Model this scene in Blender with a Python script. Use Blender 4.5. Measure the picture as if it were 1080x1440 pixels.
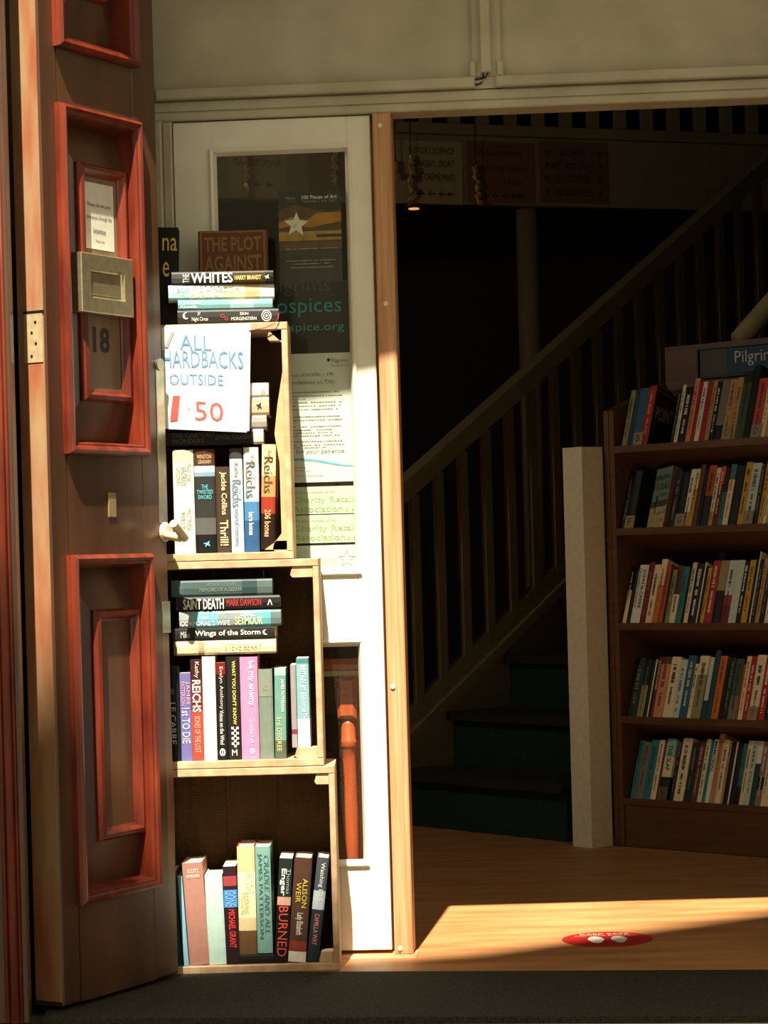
import bpy, bmesh, math, random
from mathutils import Vector, Matrix
random.seed(7)
for o in list(bpy.data.objects): bpy.data.objects.remove(o)
scene = bpy.context.scene
COL = scene.collection

# ---------------------------------------------------------------- camera, light, exposure
F, H, TH, PY = 3360.0, 0.95, 0.027, 780.0      # focal px, eye height, roll, horizon row
c_, s_ = math.cos(TH), math.sin(TH)
cd = bpy.data.cameras.new('camera'); cam = bpy.data.objects.new('camera', cd); COL.objects.link(cam)
cd.lens = F / 1440 * 36; cd.sensor_width = 36; cd.shift_y = (PY - 720) / 1440; cd.clip_end = 200
cam.matrix_world = Matrix(((c_, s_, 0, 0), (0, 0, -1, 0), (-s_, c_, 0, H), (0, 0, 0, 1)))
scene.camera = cam
SUN = Vector((0.14, 1.0, -1.83)).normalized()   # direction the light travels
sl = bpy.data.lights.new('sun', 'SUN'); so = bpy.data.objects.new('sun', sl); COL.objects.link(so)
sl.energy = 15.0; sl.angle = math.radians(0.53); sl.color = (1.0, 0.90, 0.72)
so.location = (-2, -8, 25); so.rotation_euler = SUN.to_track_quat('-Z', 'Y').to_euler()
w = bpy.data.worlds.new('sky'); scene.world = w; w.use_nodes = True
bg = w.node_tree.nodes['Background']; bg.inputs[0].default_value = (1.0, 0.95, 0.78, 1); bg.inputs[1].default_value = 0.95
vs = scene.view_settings
vs.view_transform = 'Standard'; vs.look = 'None'; vs.gamma = 1; vs.use_curve_mapping = False; vs.exposure = 0.0

# ---------------------------------------------------------------- pixel helpers
def ray(px, py):
    dx, dy = px - 540.0, PY - py
    return Vector(((dx * c_ + dy * s_) / F, 1.0, (-dx * s_ + dy * c_) / F))
EYE = Vector((0, 0, H))
def W(px, py, D): return EYE + ray(px, py) * D
def on_plane(px, py, p0, n):
    r = ray(px, py); return EYE + r * ((p0 - EYE).dot(n) / r.dot(n))
def on_floor(px, py, z=0.0): return on_plane(px, py, Vector((0, 0, z)), Vector((0, 0, 1)))
Z = Vector((0, 0, 1))
def frame(o, ex, ey, ez=Z):
    m = Matrix.Identity(4)
    for i, a in enumerate((ex, ey, ez, o)):
        for j in range(3): m[j][i] = a[j]
    return m

# ---------------------------------------------------------------- materials
def lin(c):
    f = lambda v: v / 12.92 if v <= 0.04045 else ((v + 0.055) / 1.055) ** 2.4
    return tuple(f(v / 255.0) for v in c[:3]) + (1,)
MATS = {}
def plain(rgb, rough=0.6, var=0.10, scale=40.0, bump=0.0, metal=0.0, stretch=None, coat=0.0, rgb2=None, spec=0.5, detail=3.0):
    key = (rgb, rough, var, scale, bump, metal, stretch, coat, rgb2, spec)
    if key in MATS: return MATS[key]
    m = bpy.data.materials.new('surface'); m.use_nodes = True; MATS[key] = m
    nt = m.node_tree; N = nt.nodes; b = N['Principled BSDF']
    b.inputs['Roughness'].default_value = rough; b.inputs['Metallic'].default_value = metal
    b.inputs['Coat Weight'].default_value = coat; b.inputs['Coat Roughness'].default_value = 0.24
    b.inputs['Specular IOR Level'].default_value = spec
    tc = N.new('ShaderNodeTexCoord'); no = N.new('ShaderNodeTexNoise')
    no.inputs['Scale'].default_value = scale; no.inputs['Detail'].default_value = detail
    if stretch:
        mp = N.new('ShaderNodeMapping'); mp.inputs['Scale'].default_value = stretch
        nt.links.new(tc.outputs['Object'], mp.inputs[0]); nt.links.new(mp.outputs[0], no.inputs['Vector'])
    else: nt.links.new(tc.outputs['Object'], no.inputs['Vector'])
    cr = N.new('ShaderNodeValToRGB'); a = lin(rgb)
    if rgb2: lo, hi = a, lin(rgb2)
    else: lo = tuple(v * (1 - var) for v in a[:3]) + (1,); hi = tuple(min(1, v * (1 + var)) for v in a[:3]) + (1,)
    cr.color_ramp.elements[0].color = lo; cr.color_ramp.elements[1].color = hi
    cr.color_ramp.elements[0].position = 0.32; cr.color_ramp.elements[1].position = 0.68
    nt.links.new(no.outputs['Fac'], cr.inputs[0]); nt.links.new(cr.outputs[0], b.inputs['Base Color'])
    if bump:
        bp = N.new('ShaderNodeBump'); bp.inputs['Strength'].default_value = bump; bp.inputs['Distance'].default_value = 0.002
        nt.links.new(no.outputs['Fac'], bp.inputs['Height']); nt.links.new(bp.outputs[0], b.inputs['Normal'])
    return m
def emit(rgb, s):
    m = bpy.data.materials.new('glow'); m.use_nodes = True; b = m.node_tree.nodes['Principled BSDF']
    b.inputs['Base Color'].default_value = lin(rgb); b.inputs['Emission Color'].default_value = lin(rgb); b.inputs['Emission Strength'].default_value = s
    return m
def glass():
    m = bpy.data.materials.new('window_glass'); m.use_nodes = True; nt = m.node_tree; N = nt.nodes
    N.remove(N['Principled BSDF']); out = N['Material Output']
    tr = N.new('ShaderNodeBsdfTransparent'); tr.inputs[0].default_value = (0.93, 0.95, 0.93, 1)
    gl = N.new('ShaderNodeBsdfGlossy'); gl.inputs['Roughness'].default_value = 0.02
    lw = N.new('ShaderNodeLayerWeight'); pw5 = N.new('ShaderNodeMath'); pw5.operation = 'POWER'; pw5.inputs[1].default_value = 5; fr = N.new('ShaderNodeMath'); fr.operation = 'MULTIPLY_ADD'; fr.inputs[1].default_value = 0.7; fr.inputs[2].default_value = 0.012; nt.links.new(lw.outputs['Facing'], pw5.inputs[0]); nt.links.new(pw5.outputs[0], fr.inputs[0])
    mx = N.new('ShaderNodeMixShader'); df = N.new('ShaderNodeBsdfDiffuse'); df.inputs[0].default_value = lin((190, 175, 140))
    m2 = N.new('ShaderNodeMixShader'); no = N.new('ShaderNodeTexNoise'); no.inputs['Scale'].default_value = 260
    tc = N.new('ShaderNodeTexCoord'); mr = N.new('ShaderNodeMapRange')
    mr.inputs['From Min'].default_value = 0.45; mr.inputs['From Max'].default_value = 0.8; mr.inputs['To Min'].default_value = 0.003; mr.inputs['To Max'].default_value = 0.06
    L = nt.links.new
    L(tc.outputs['Object'], no.inputs['Vector']); L(no.outputs['Fac'], mr.inputs['Value'])
    L(fr.outputs[0], mx.inputs[0]); L(tr.outputs[0], mx.inputs[1]); L(gl.outputs[0], mx.inputs[2])
    L(mr.outputs[0], m2.inputs[0]); L(mx.outputs[0], m2.inputs[1]); L(df.outputs[0], m2.inputs[2]); L(m2.outputs[0], out.inputs[0])
    return m
GLASS = glass()
WHITE = plain((226, 222, 205), 0.45, 0.05, 9, 0.05, rgb2=(236, 233, 220))
WHITE_OLD = plain((172, 166, 142), 0.55, 0.1, 6, 0.08, rgb2=(194, 188, 166), detail=6)
VARNISH = plain((54, 31, 18), 0.38, 0.2, 9, 0.04, coat=0.6, rgb2=(86, 55, 34), stretch=(1, 1, 0.15))
REDWOOD = plain((82, 24, 11), 0.36, 0.2, 30, 0.08, coat=0.3, rgb2=(122, 46, 23), stretch=(1, 1, 0.2))
EDGE = plain((160, 132, 98), 0.5, 0.2, 7, 0.1, rgb2=(152, 86, 56), stretch=(3, 3, 0.6))
PINE = plain((208, 162, 120), 0.5, 0.2, 60, 0.05, rgb2=(182, 126, 84), stretch=(3, 3, 0.06))
CRATE = plain((168, 132, 98), 0.8, 0.2, 24, 0.5, rgb2=(206, 174, 138), stretch=(1, 1, 1), detail=6)
CRATE_IN = plain((70, 48, 28), 0.85, 0.2, 16, 0.1, rgb2=(92, 66, 40), stretch=(3, 1, 0.3))
STEEL = plain((176, 172, 150), 0.28, 0.1, 60, 0.03, metal=0.9)
BRASS = plain((196, 186, 150), 0.33, 0.12, 70, 0.05, metal=0.85)
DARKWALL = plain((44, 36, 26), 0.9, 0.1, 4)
CREAM = plain((186, 172, 136), 0.6, 0.08, 8)
CASEWOOD = plain((86, 56, 34), 0.5, 0.15, 18, 0.05, rgb2=(104, 70, 44), stretch=(0.3, 3, 3))
PAGES = plain((226, 206, 170), 0.9, 0.12, 400, 0.1)
PAPER = plain((238, 238, 232), 0.8, 0.03, 20)
BLACK = plain((16, 15, 14), 0.5, 0.1, 30)

# ---------------------------------------------------------------- object helpers
class MB:
    def __init__(s): s.v, s.f, s.m = [], [], []
    def add(s, vs, fs, mi=0):
        b = len(s.v); s.v += [tuple(v) for v in vs]
        for f in fs: s.f.append(tuple(i + b for i in f)); s.m.append(mi)
        return s
    def box(s, x0, x1, y0, y1, z0, z1, mi=0):
        return s.add([(x0,y0,z0),(x1,y0,z0),(x1,y1,z0),(x0,y1,z0),(x0,y0,z1),(x1,y0,z1),(x1,y1,z1),(x0,y1,z1)],
                     [(3,2,1,0),(4,5,6,7),(0,1,5,4),(1,2,6,5),(2,3,7,6),(3,0,4,7)], mi)
    def bbox(s, x0, x1, y0, y1, z0, z1, c=0.003, mi=0):
        """box with its four front (-y) edges chamfered"""
        c = min(c, (x1-x0)/3, (z1-z0)/3, (y1-y0)/2)
        return s.add([(x0+c,y0,z0+c),(x1-c,y0,z0+c),(x1-c,y0,z1-c),(x0+c,y0,z1-c),
                      (x0,y0+c,z0),(x1,y0+c,z0),(x1,y0+c,z1),(x0,y0+c,z1),
                      (x0,y1,z0),(x1,y1,z0),(x1,y1,z1),(x0,y1,z1)],
                     [(0,1,2,3),(4,5,1,0),(5,6,2,1),(6,7,3,2),(7,4,0,3),(8,9,5,4),(9,10,6,5),(10,11,7,6),(11,8,4,7),(11,10,9,8)], mi)
    def hexa(s, b, t, mi=0):
        return s.add(list(b) + list(t), [(3,2,1,0),(4,5,6,7),(0,1,5,4),(1,2,6,5),(2,3,7,6),(3,0,4,7)], mi)
    def prism(s, pts, d, mi=0):
        """polygon pts (3d) extruded by vector d"""
        n = len(pts); d = Vector(d); q = [tuple(Vector(p) + d) for p in pts]
        return s.add([tuple(p) for p in pts] + q, [tuple(range(n))[::-1], tuple(range(n, 2*n))] + [(i, (i+1) % n, n + (i+1) % n, n + i) for i in range(n)], mi)
    def tube(s, pts, r, n=8, mi=0):
        pts = [Vector(p) for p in pts]; rr = r if isinstance(r, (list, tuple)) else [r] * len(pts); rings = []
        for i, p in enumerate(pts):
            t = (pts[min(i+1, len(pts)-1)] - pts[max(i-1, 0)]).normalized()
            a = t.cross(Vector((0, 0, 1)) if abs(t.z) < 0.9 else Vector((1, 0, 0))).normalized(); b = t.cross(a)
            rings.append([p + (a * math.cos(k * 2 * math.pi / n) + b * math.sin(k * 2 * math.pi / n)) * rr[i] for k in range(n)])
        vs = [v for g in rings for v in g]; fs = []
        for i in range(len(pts) - 1):
            for k in range(n): fs.append((i*n+k, i*n+(k+1) % n, (i+1)*n+(k+1) % n, (i+1)*n+k))
        fs += [tuple(range(n))[::-1], tuple((len(pts)-1)*n + k for k in range(n))]
        return s.add(vs, fs, mi)
    def mould(s, a0, z0, a1, z1, prof, mi=0):
        """mitred frame: prof = [(inset, proud)], proud towards -y"""
        n = len(prof); vs = []
        for (i, p) in prof: vs += [(a0+i, -p, z0+i), (a1-i, -p, z0+i), (a1-i, -p, z1-i), (a0+i, -p, z1-i)]
        fs = []
        for k in range(n - 1):
            for j in range(4): fs.append((k*4+j, k*4+(j+1) % 4, (k+1)*4+(j+1) % 4, (k+1)*4+j))
        return s.add(vs, fs, mi)
    def build(s, name, mats, parent=None, M=None, smooth=False):
        me = bpy.data.meshes.new(name); me.from_pydata(s.v, [], s.f)
        for m in (mats if isinstance(mats, (list, tuple)) else [mats]): me.materials.append(m)
        me.polygons.foreach_set('material_index', s.m)
        if smooth: me.polygons.foreach_set('use_smooth', [True] * len(s.f))
        me.update(); bm = bmesh.new(); bm.from_mesh(me); bmesh.ops.recalc_face_normals(bm, faces=bm.faces[:]) if not getattr(s, 'flat', False) else None
        bm.to_mesh(me); bm.free()
        o = bpy.data.objects.new(name, me); COL.objects.link(o)
        if parent: o.parent = parent
        if M is not None: o.matrix_local = M
        return o
def tag(o, label=None, cat=None, group=None, kind=None):
    for k, v in (('label', label), ('category', cat), ('group', group), ('kind', kind)):
        if v: o[k] = v
    return o
def thing(name, M, label=None, cat=None, group=None, kind=None):
    o = bpy.data.objects.new(name, None); COL.objects.link(o); o.empty_display_size = 0.05
    o.matrix_world = M if isinstance(M, Matrix) else Matrix.Translation(M)
    return tag(o, label, cat, group, kind)
GLYPH = {}
def _ring(r0, r1, n=20, cx=0, cy=0):
    v = [(cx + r * math.cos(i*2*math.pi/n), cy + r * math.sin(i*2*math.pi/n)) for r in (r0, r1) for i in range(n)]
    return v, [(i, n+i, n+(i+1) % n, (i+1) % n)[::-1] for i in range(n)]
def _join(*gs):
    V, Fc = [], []
    for v, f in gs: Fc += [tuple(i + len(V) for i in p) for p in f]; V += v
    return V, Fc
def _moon(n=10):
    o = [(.5 * math.cos(a), .5 * math.sin(a)) for a in [math.pi*(.5 + 1.25*(i/n) - .12) for i in range(n+1)]]
    q = [(.16 + .36 * math.cos(a), .06 + .40 * math.sin(a)) for a in [math.pi*(.5 + 1.25*(i/n) - .12) for i in range(n+1)]]
    return o + q, [(i, i+1, n+2+i, n+1+i) for i in range(n)]
_quad = lambda x, y, w_, h_: ([(x, y), (x+w_, y), (x+w_, y+h_), (x, y+h_)], [(0, 1, 2, 3)])
EMB = {'<ring>': _join(_ring(.42, .5), _ring(.24, .32), _ring(.0, .12)), '<loop>': _join(_ring(.20, .26, cx=-.2, cy=.2), _ring(.16, .22, cx=.25, cy=-.2)), '<moon>': _moon(),
       '<bird>': ([(-.5, .1), (-.1, -.1), (-.25, -.5), (.1, -.2), (.5, -.4), (.3, .1), (.45, .5), (.05, .2)], [tuple(range(8))]),
       '<vee>': _join(([(-.5, -.5), (-.3, -.5), (.1, .5), (-.1, .5)], [(0, 1, 2, 3)]), ([(.5, -.5), (.1, .5), (-.1, .5), (.3, -.5)], [(0, 1, 2, 3)])),
       '<check>': _join(*[_quad(-.5 + i/8, -.5 + j/3, 1/8, 1/3) for i in range(8) for j in range(3) if (i + j) % 2 == 0]),
       '<horn>': _join(_ring(.30, .5, 16), _quad(-.1, -.5, .2, .7))}
def glyphs(txt, bold):
    k = (txt, bold)
    if txt in EMB: return EMB[txt]
    if k not in GLYPH:
        cu = bpy.data.curves.new('lettering', 'FONT'); cu.body = txt; cu.resolution_u = 2; cu.align_x = 'CENTER'; cu.offset = bold
        ob = bpy.data.objects.new('lettering', cu); me = ob.to_mesh()
        vs = [tuple(v.co) for v in me.vertices]; fs = [tuple(p.vertices) for p in me.polygons]
        ob.to_mesh_clear(); bpy.data.objects.remove(ob); bpy.data.curves.remove(cu)
        xs = [v[0] for v in vs]; ys = [v[1] for v in vs]
        GLYPH[k] = ([((v[0]-min(xs))/(max(xs)-min(xs)) - 0.5, (v[1]-min(ys))/(max(ys)-min(ys)) - 0.5) for v in vs], fs)
    return GLYPH[k]
def text_mb(mb, txt, ctr, ex, ey, bold=0.0, mi=0, skew=0.0):
    v, f = glyphs(txt, bold); ctr, ex, ey = Vector(ctr), Vector(ex), Vector(ey)
    mb.add([ctr + ex * (a + skew * b) + ey * b for a, b in v], f, mi); mb.flat = True
    return mb
def text(txt, ctr, ex, ey, rgb, parent, bold=0.0, name='lettering', M=None, skew=0.0):
    return text_mb(MB(), txt, ctr, ex, ey, bold, 0, skew).build(name, plain(tuple(rgb), 0.6, 0.02), parent, M)
def dashes(mb, ctr, ex, ey, n, rng, fill=0.7, mi=0):
    """one row of illegible small print: n short dashes in the box ex x ey"""
    ctr, ex, ey = Vector(ctr), Vector(ex), Vector(ey)
    for i in range(n):
        if rng.random() < 0.12: continue
        a = (i + 0.5) / n - 0.5; w_ = fill / n / 2 * rng.uniform(0.7, 1.25); h_ = 0.5 * rng.uniform(0.6, 1)
        mb.add([ctr + ex*(a-w_) - ey*h_, ctr + ex*(a+w_) - ey*h_, ctr + ex*(a+w_) + ey*h_, ctr + ex*(a-w_) + ey*h_], [(0, 1, 2, 3)], mi)
    mb.flat = True; return mb

# ---------------------------------------------------------------- setting: ground, shell, building across the street
SA = math.radians(4.0)
SEX = Vector((math.cos(SA), -math.sin(SA), 0)); SEY = Vector((math.sin(SA), math.cos(SA), 0))
SO = on_floor(570, 1348) + Vector((0.005, 0.055, 0)); SM = frame(SO, SEX, SEY)      # shopfront frame: x along, y inwards
def S(px, py, y=0.0):
    p = on_plane(px, py, SO + SEY * y, SEY) - SO; return p.dot(SEX), p.z
def struct(name, mb, mat, label, M=None, parent=None):
    return tag(mb.build(name, mat, parent, M), label, None, None, 'structure')
LAMINATE = plain((156, 104, 62), 0.5, 0.2, 5, 0.02, spec=0.3, rgb2=(186, 136, 90), stretch=(0.7, 3, 1), detail=5)
fy = lambda x: 5.437 - .128 * x      # far and near edge of the mat run square to the street, not to the picture
ny = lambda x: 4.897 - .12 * x
struct('floor', MB().prism([(-2.2, fy(-2.2), -.05), (4.2, fy(4.2), -.05), (4.2, 14, -.05), (-2.2, 14, -.05)], (0, 0, .05)), LAMINATE, 'orange-brown laminate floor running into the dark shop')
struct('floor_step', MB().prism([(-2.2, ny(-2.2) - .004, -.06), (4.2, ny(4.2) - .004, -.06), (4.2, fy(4.2) - .001, -.06), (-2.2, fy(-2.2) - .001, -.06)], (0, 0, .048)), plain((60, 55, 48), 0.9), 'doorstep under the black mat')
struct('ground', MB().prism([(-14, -2.4, -.2), (14, -2.4, -.2), (14, ny(14) - .005, -.2), (-14, ny(-14) - .005, -.2)], (0, 0, .188)), plain((178, 170, 150), 0.9, 0.2, 12, 0.3, rgb2=(206, 198, 178)), 'pale concrete pavement in front of the step')
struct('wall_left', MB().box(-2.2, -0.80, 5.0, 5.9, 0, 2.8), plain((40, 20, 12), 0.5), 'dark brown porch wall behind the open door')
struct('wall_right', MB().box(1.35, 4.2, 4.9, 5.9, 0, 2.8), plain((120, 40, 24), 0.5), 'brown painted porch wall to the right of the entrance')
struct('wall_front', MB().box(-2.2, 4.2, 4.9, 5.9, 2.8, 5.0), WHITE_OLD, 'white shop front above the porch opening')
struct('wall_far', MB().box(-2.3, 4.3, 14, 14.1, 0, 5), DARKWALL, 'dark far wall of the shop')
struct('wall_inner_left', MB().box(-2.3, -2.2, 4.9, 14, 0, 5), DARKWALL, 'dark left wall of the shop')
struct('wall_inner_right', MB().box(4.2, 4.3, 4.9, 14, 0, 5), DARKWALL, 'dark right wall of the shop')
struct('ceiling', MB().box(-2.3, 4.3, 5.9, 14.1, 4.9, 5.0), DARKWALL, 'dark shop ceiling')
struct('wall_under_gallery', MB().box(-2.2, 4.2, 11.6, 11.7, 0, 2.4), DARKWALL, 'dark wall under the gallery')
# house across the street: its roof line throws the soft shade over the mat, step and lower part of the door
FAC = plain((236, 226, 202), 0.8, 0.1, 2)
hb = thing('house_opposite', Vector((0, -2.6, 0)), 'pale gabled house across the street', 'building')
prof = [(-13, 0), (-13, 13.0), (-6, 13.4), (-1.80, 14.75), (-0.97, 15.12), (-0.24, 16.1), (2.6, 19.6), (9, 13), (9, 0)]
MB().prism([(x, 0, z) for x, z in prof], (0, -0.4, 0)).build('facade', FAC, hb)
for zz in (1.2, 4.6, 8.0):
    for xx in (-9, -5, -1, 3):
        wn = MB().box(xx, xx + 1.3, -0.0, 0.05, zz, zz + 2.0).build('window', plain((60, 62, 64), 0.2), hb)

# ---------------------------------------------------------------- shopfront: beam, upper panels, glazed white door, timber post
a_l, _ = S(213, 300); a_r = 1.42
zb1 = S(525, 160)[1]                  # underside of the beam
zb2 = S(525, 120)[1]
tr = thing('trim_1', SM, 'white painted transom beam above the shop entrance', None, None, 'structure')
MB().bbox(a_l, a_r, -0.012, 0.08, zb1, zb1 + 0.020, 0.003).build('lower_bead', WHITE_OLD, tr)
MB().bbox(a_l, a_r, -0.004, 0.08, zb1 + 0.0205, zb1 + 0.047, 0.003).build('beam', WHITE_OLD, tr)
am0, am1 = S(662, 60)[0], S(705, 60)[0]
ttl = S(668, 118)[0]; ttr = S(697, 112)[0]
MB().bbox(a_l + 0.02, ttl, -0.024, 0.0, zb1 + 0.049, zb1 + 0.075, 0.003).build('cable_trunking', WHITE_OLD, tr)
MB().bbox(ttr, a_r, -0.024, 0.0, zb1 + 0.049, zb1 + 0.075, 0.003).build('cable_trunking', WHITE_OLD, tr)
MB().box(ttl, ttr, -0.004, 0.0, zb1 + 0.049, zb1 + 0.075).build('beam_gap', WHITE_OLD, tr)
ztop = 2.80
pnl = thing('wall_transom', SM, 'off-white painted panelling above the beam', None, None, 'structure')
MB().box(-0.84, am0, 0.012, 0.08, zb1 + 0.04, ztop).build('panel', WHITE_OLD, pnl)
MB().box(am1, a_r, 0.012, 0.08, zb1 + 0.04, ztop).build('panel', WHITE_OLD, pnl)
mu = thing('trim_2', SM, 'white upright mullion with cable trunking above the beam', None, None, 'structure')
k = am1 - am0; zc = S(680, 75)[1]
MB().bbox(am0, am1, -0.004, 0.08, zb1 + 0.075, ztop, 0.004).build('mullion', WHITE_OLD, mu)
MB().bbox(am0 - 0.005, am0 + 0.012, -0.012, 0.03, zb1 + 0.075, zc - 0.02, 0.004).build('chamfer_stop', WHITE_OLD, mu)
MB().bbox(am1 - 0.014, am1 + 0.003, -0.012, 0.03, zb1 + 0.075, zc - 0.02, 0.004).build('chamfer_stop', WHITE_OLD, mu)
MB().bbox(am0 + k * 0.30, am0 + k * 0.66, -0.026, -0.004, S(685, 104)[1], ztop, 0.003).build('cable_trunking', WHITE_OLD, mu)
for i in range(3):
    a0, z0 = S(686 - i * 3, 103); a1, z1 = S(667, 113 + i * 4)
    MB().tube([(a0, -0.012, z0 + 0.02), (a0, -0.012, z0 - 0.004), (a0 - 0.006, -0.012, z1 + 0.003), (a1 + 0.004, -0.012, z1), (a1 - 0.02, -0.012, z1)], 0.0022, 6).build('cable', plain((200, 198, 190) if i == 1 else (30, 28, 26), 0.4), mu, smooth=True)

d0, d1 = S(246, 300)[0], S(526, 400)[0]
ztopd = zb1 - 0.003
fr = thing('trim_3', SM, 'white door frame upright beside the glazed door', None, None, 'structure')
MB().bbox(a_l, a_l + (d0 - a_l) * 0.55, -0.018, 0.06, 0, zb1, 0.004).build('architrave', WHITE_OLD, fr)
MB().bbox(a_l + (d0 - a_l) * 0.55, d0 - 0.002, -0.008, 0.06, 0, zb1, 0.004).build('door_stop', WHITE_OLD, fr)
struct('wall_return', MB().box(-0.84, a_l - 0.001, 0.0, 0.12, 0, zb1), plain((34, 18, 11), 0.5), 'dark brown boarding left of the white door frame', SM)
g0, g1 = S(302, 300)[0], S(489, 300)[0]
zg1 = S(390, 212)[1]; zg0 = S(480, 803)[1]; zl1 = S(490, 906)[1]; zl0 = S(500, 1213)[1]; zbot = 0.012
dr = thing('door_2', SM, 'white glazed inner door with posters and notices on its pane', None, None, 'structure')
g1 = (g1 + S(512, 1100)[0]) / 2
MB().bbox(d0, g0, 0, 0.045, zbot, ztopd, 0.002).build('stile', WHITE, dr)
MB().bbox(g1, d1, 0, 0.045, zbot, ztopd, 0.002).build('stile', WHITE, dr)
for z0, z1, nm in ((zg1, ztopd, 'top_rail'), (zl1, zg0, 'lock_rail'), (zbot, zl0, 'bottom_rail')):
    MB().bbox(g0, g1, 0.0005, 0.045, z0, z1, 0.001).build(nm, WHITE, dr)
for z0, z1 in ((zg0, zg1), (zl0, zl1)):
    MB().mould(g0 - 0.010, z0 - 0.010, g1 + 0.010, z1 + 0.010, [(0, -0.001), (0, 0.005), (0.004, 0.007), (0.009, 0.004), (0.012, -0.004), (0.016, -0.016)]).build('glazing_bead', WHITE, dr)
    MB().box(g0 + 0.001, g1 - 0.001, 0.020, 0.023, z0 + 0.001, z1 - 0.001).build('pane', GLASS, dr)
p0 = (S(526, 300)[0] + S(556, 1300)[0]) / 2; p1 = (S(551, 300)[0] + S(583, 1300)[0]) / 2
po = tag(MB().bbox(max(p0, d1 + 0.001), p1, -0.014, 0.07, 0.002, zb1, 0.003).build('trim_4', PINE, None, SM), 'bare orange timber post edging the white door', None, None, 'structure')
MB().box(d1 - 0.02, p1, 0.0705, 0.085, 0.002, zb1).build('sun_gap_strip', PINE, po)  # unseen strip added to block sun leaking between door and post
for px, py in ((535, 178), (543, 428), (553, 965), (563, 1332)):
    a, z = S(px, py); MB().tube([(a, -0.0175, z), (a, -0.013, z)], 0.0055, 10).build('screw_cap', plain((230, 222, 200), 0.5), po)
for i, (a0, a1) in enumerate(((d0, p1 + 0.01),)):
    struct('trim_5', MB().bbox(a0 - 0.05, a1, -0.05, 0.05, -0.004, 0.003), PINE, 'narrow timber threshold strip under the white door', SM)

# things stuck on the glass of the white door (local frame SM, just behind the pane)
def sheet(name, quad, rgb, label, cat, y=0.0245, th=0.0012):
    (x0, y0), (x1, y1) = quad
    a0, zt = S(x0, y0); a1, zb = S(x1, y1)
    t = thing(name, SM @ Matrix.Translation((a0, y, zb)), label, cat)
    MB().box(0, a1 - a0, 0, th, 0, zt - zb).build('sheet', plain(rgb, 0.75, 0.03), t)
    return t, a1 - a0, zt - zb
def pr(t, txt, fx, fz, fw, fh, w_, h_, rgb, bold=0.0, name='lettering'):
    return text(txt, (fx * w_, -0.0004, fz * h_), (fw * w_, 0, 0), (0, 0, fh * h_), rgb, t, bold, name)
rng = random.Random(3)
# dark poster: art sale
t, w_, h_ = sheet('poster', ((389, 268), (481, 394)), (26, 26, 26), 'dark poster with golden seascape and white star on the door pane', 'poster')
def part_rect(t, x0, x1, z0, z1, w_, h_, rgb, name, y=-0.0004): return MB().box(x0*w_, x1*w_, y, 0, z0*h_, z1*h_).build(name, plain(rgb, 0.7, 0.25, 30, rgb2=tuple(min(255, int(c*1.35)) for c in rgb)), t)
part_rect(t, 0.0, 1, 0.42, 0.86, w_, h_, (74, 52, 20), 'painting_sky')
MB().prism([(x*w_, -0.0008, z*h_) for x, z in ((0, .60), (.25, .63), (.5, .60), (1, .66), (1, .76), (.62, .76), (.45, .68), (.2, .72), (0, .66))], (0, 0.0003, 0)).build('painting_light', plain((196, 138, 34), 0.7, 0.2, 30, rgb2=(168, 96, 26)), t)
part_rect(t, 0, 1, 0.46, 0.56, w_, h_, (150, 118, 52), 'painting_sea', -0.0007)
part_rect(t, 0.6, 1, 0.49, 0.525, w_, h_, (52, 36, 24), 'painting_pier', -0.0011)
part_rect(t, 0, 1, 0.36, 0.44, w_, h_, (84, 60, 40), 'painting_beach', -0.0009)
part_rect(t, 0, 1, 0.0, 0.36, w_, h_, (48, 48, 48), 'caption_field')
MB().prism([(x*w_, -0.0009, z*h_) for x, z in ((0, .80), (.25, .86), (.55, .80), (.8, .77), (1, .79), (1, .86), (0, .86))], (0, 0.0004, 0)).build('wave_band', plain((24, 22, 22), 0.7), t)
def star(cx, cz, r, q=0.42, rot=0.0): return [(cx + (r if i % 2 == 0 else r*q) * math.sin(i*math.pi/5 + rot), cz + (r if i % 2 == 0 else r*q) * math.cos(i*math.pi/5 + rot)) for i in range(10)]
st = MB().prism([(x, -0.0016, z) for x, z in star(0.28*w_, 0.635*h_, 0.030, 0.45, 0.05)], (0, 0.0004, 0)).build('star', plain((226, 224, 214), 0.7), t)
m = MB()
for i in range(3): dashes(m, (0.28*w_, -0.0018, (0.655 - i*0.022)*h_), (0.022, 0.002*1, 0.002), (0, 0, 0.0016), 9, rng)
m.build('star_print', BLACK, st)
pr(t, '100 Pieces of Art', 0.66, 0.932, 0.56, 0.042, w_, h_, (225, 225, 220), 0.02)
pr(t, 'Saturday 1 July 2023', 0.66, 0.885, 0.54, 0.036, w_, h_, (150, 150, 146))
pr(t, 'Pilgrims', 0.20, 0.925, 0.16, 0.045, w_, h_, (150, 150, 146)); pr(t, 'hospices', 0.20, 0.888, 0.15, 0.03, w_, h_, (90, 120, 126))
m = MB()
for zz, f in ((0.37, .86), (0.24, .8), (0.205, .6), (0.165, .72)): dashes(m, (0.5*w_, -0.0012, zz*h_), (f*w_, 0, 0), (0, 0, 0.0022), 30, rng)
m.build('small_print', plain((190, 184, 170), 0.7), t)
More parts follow.
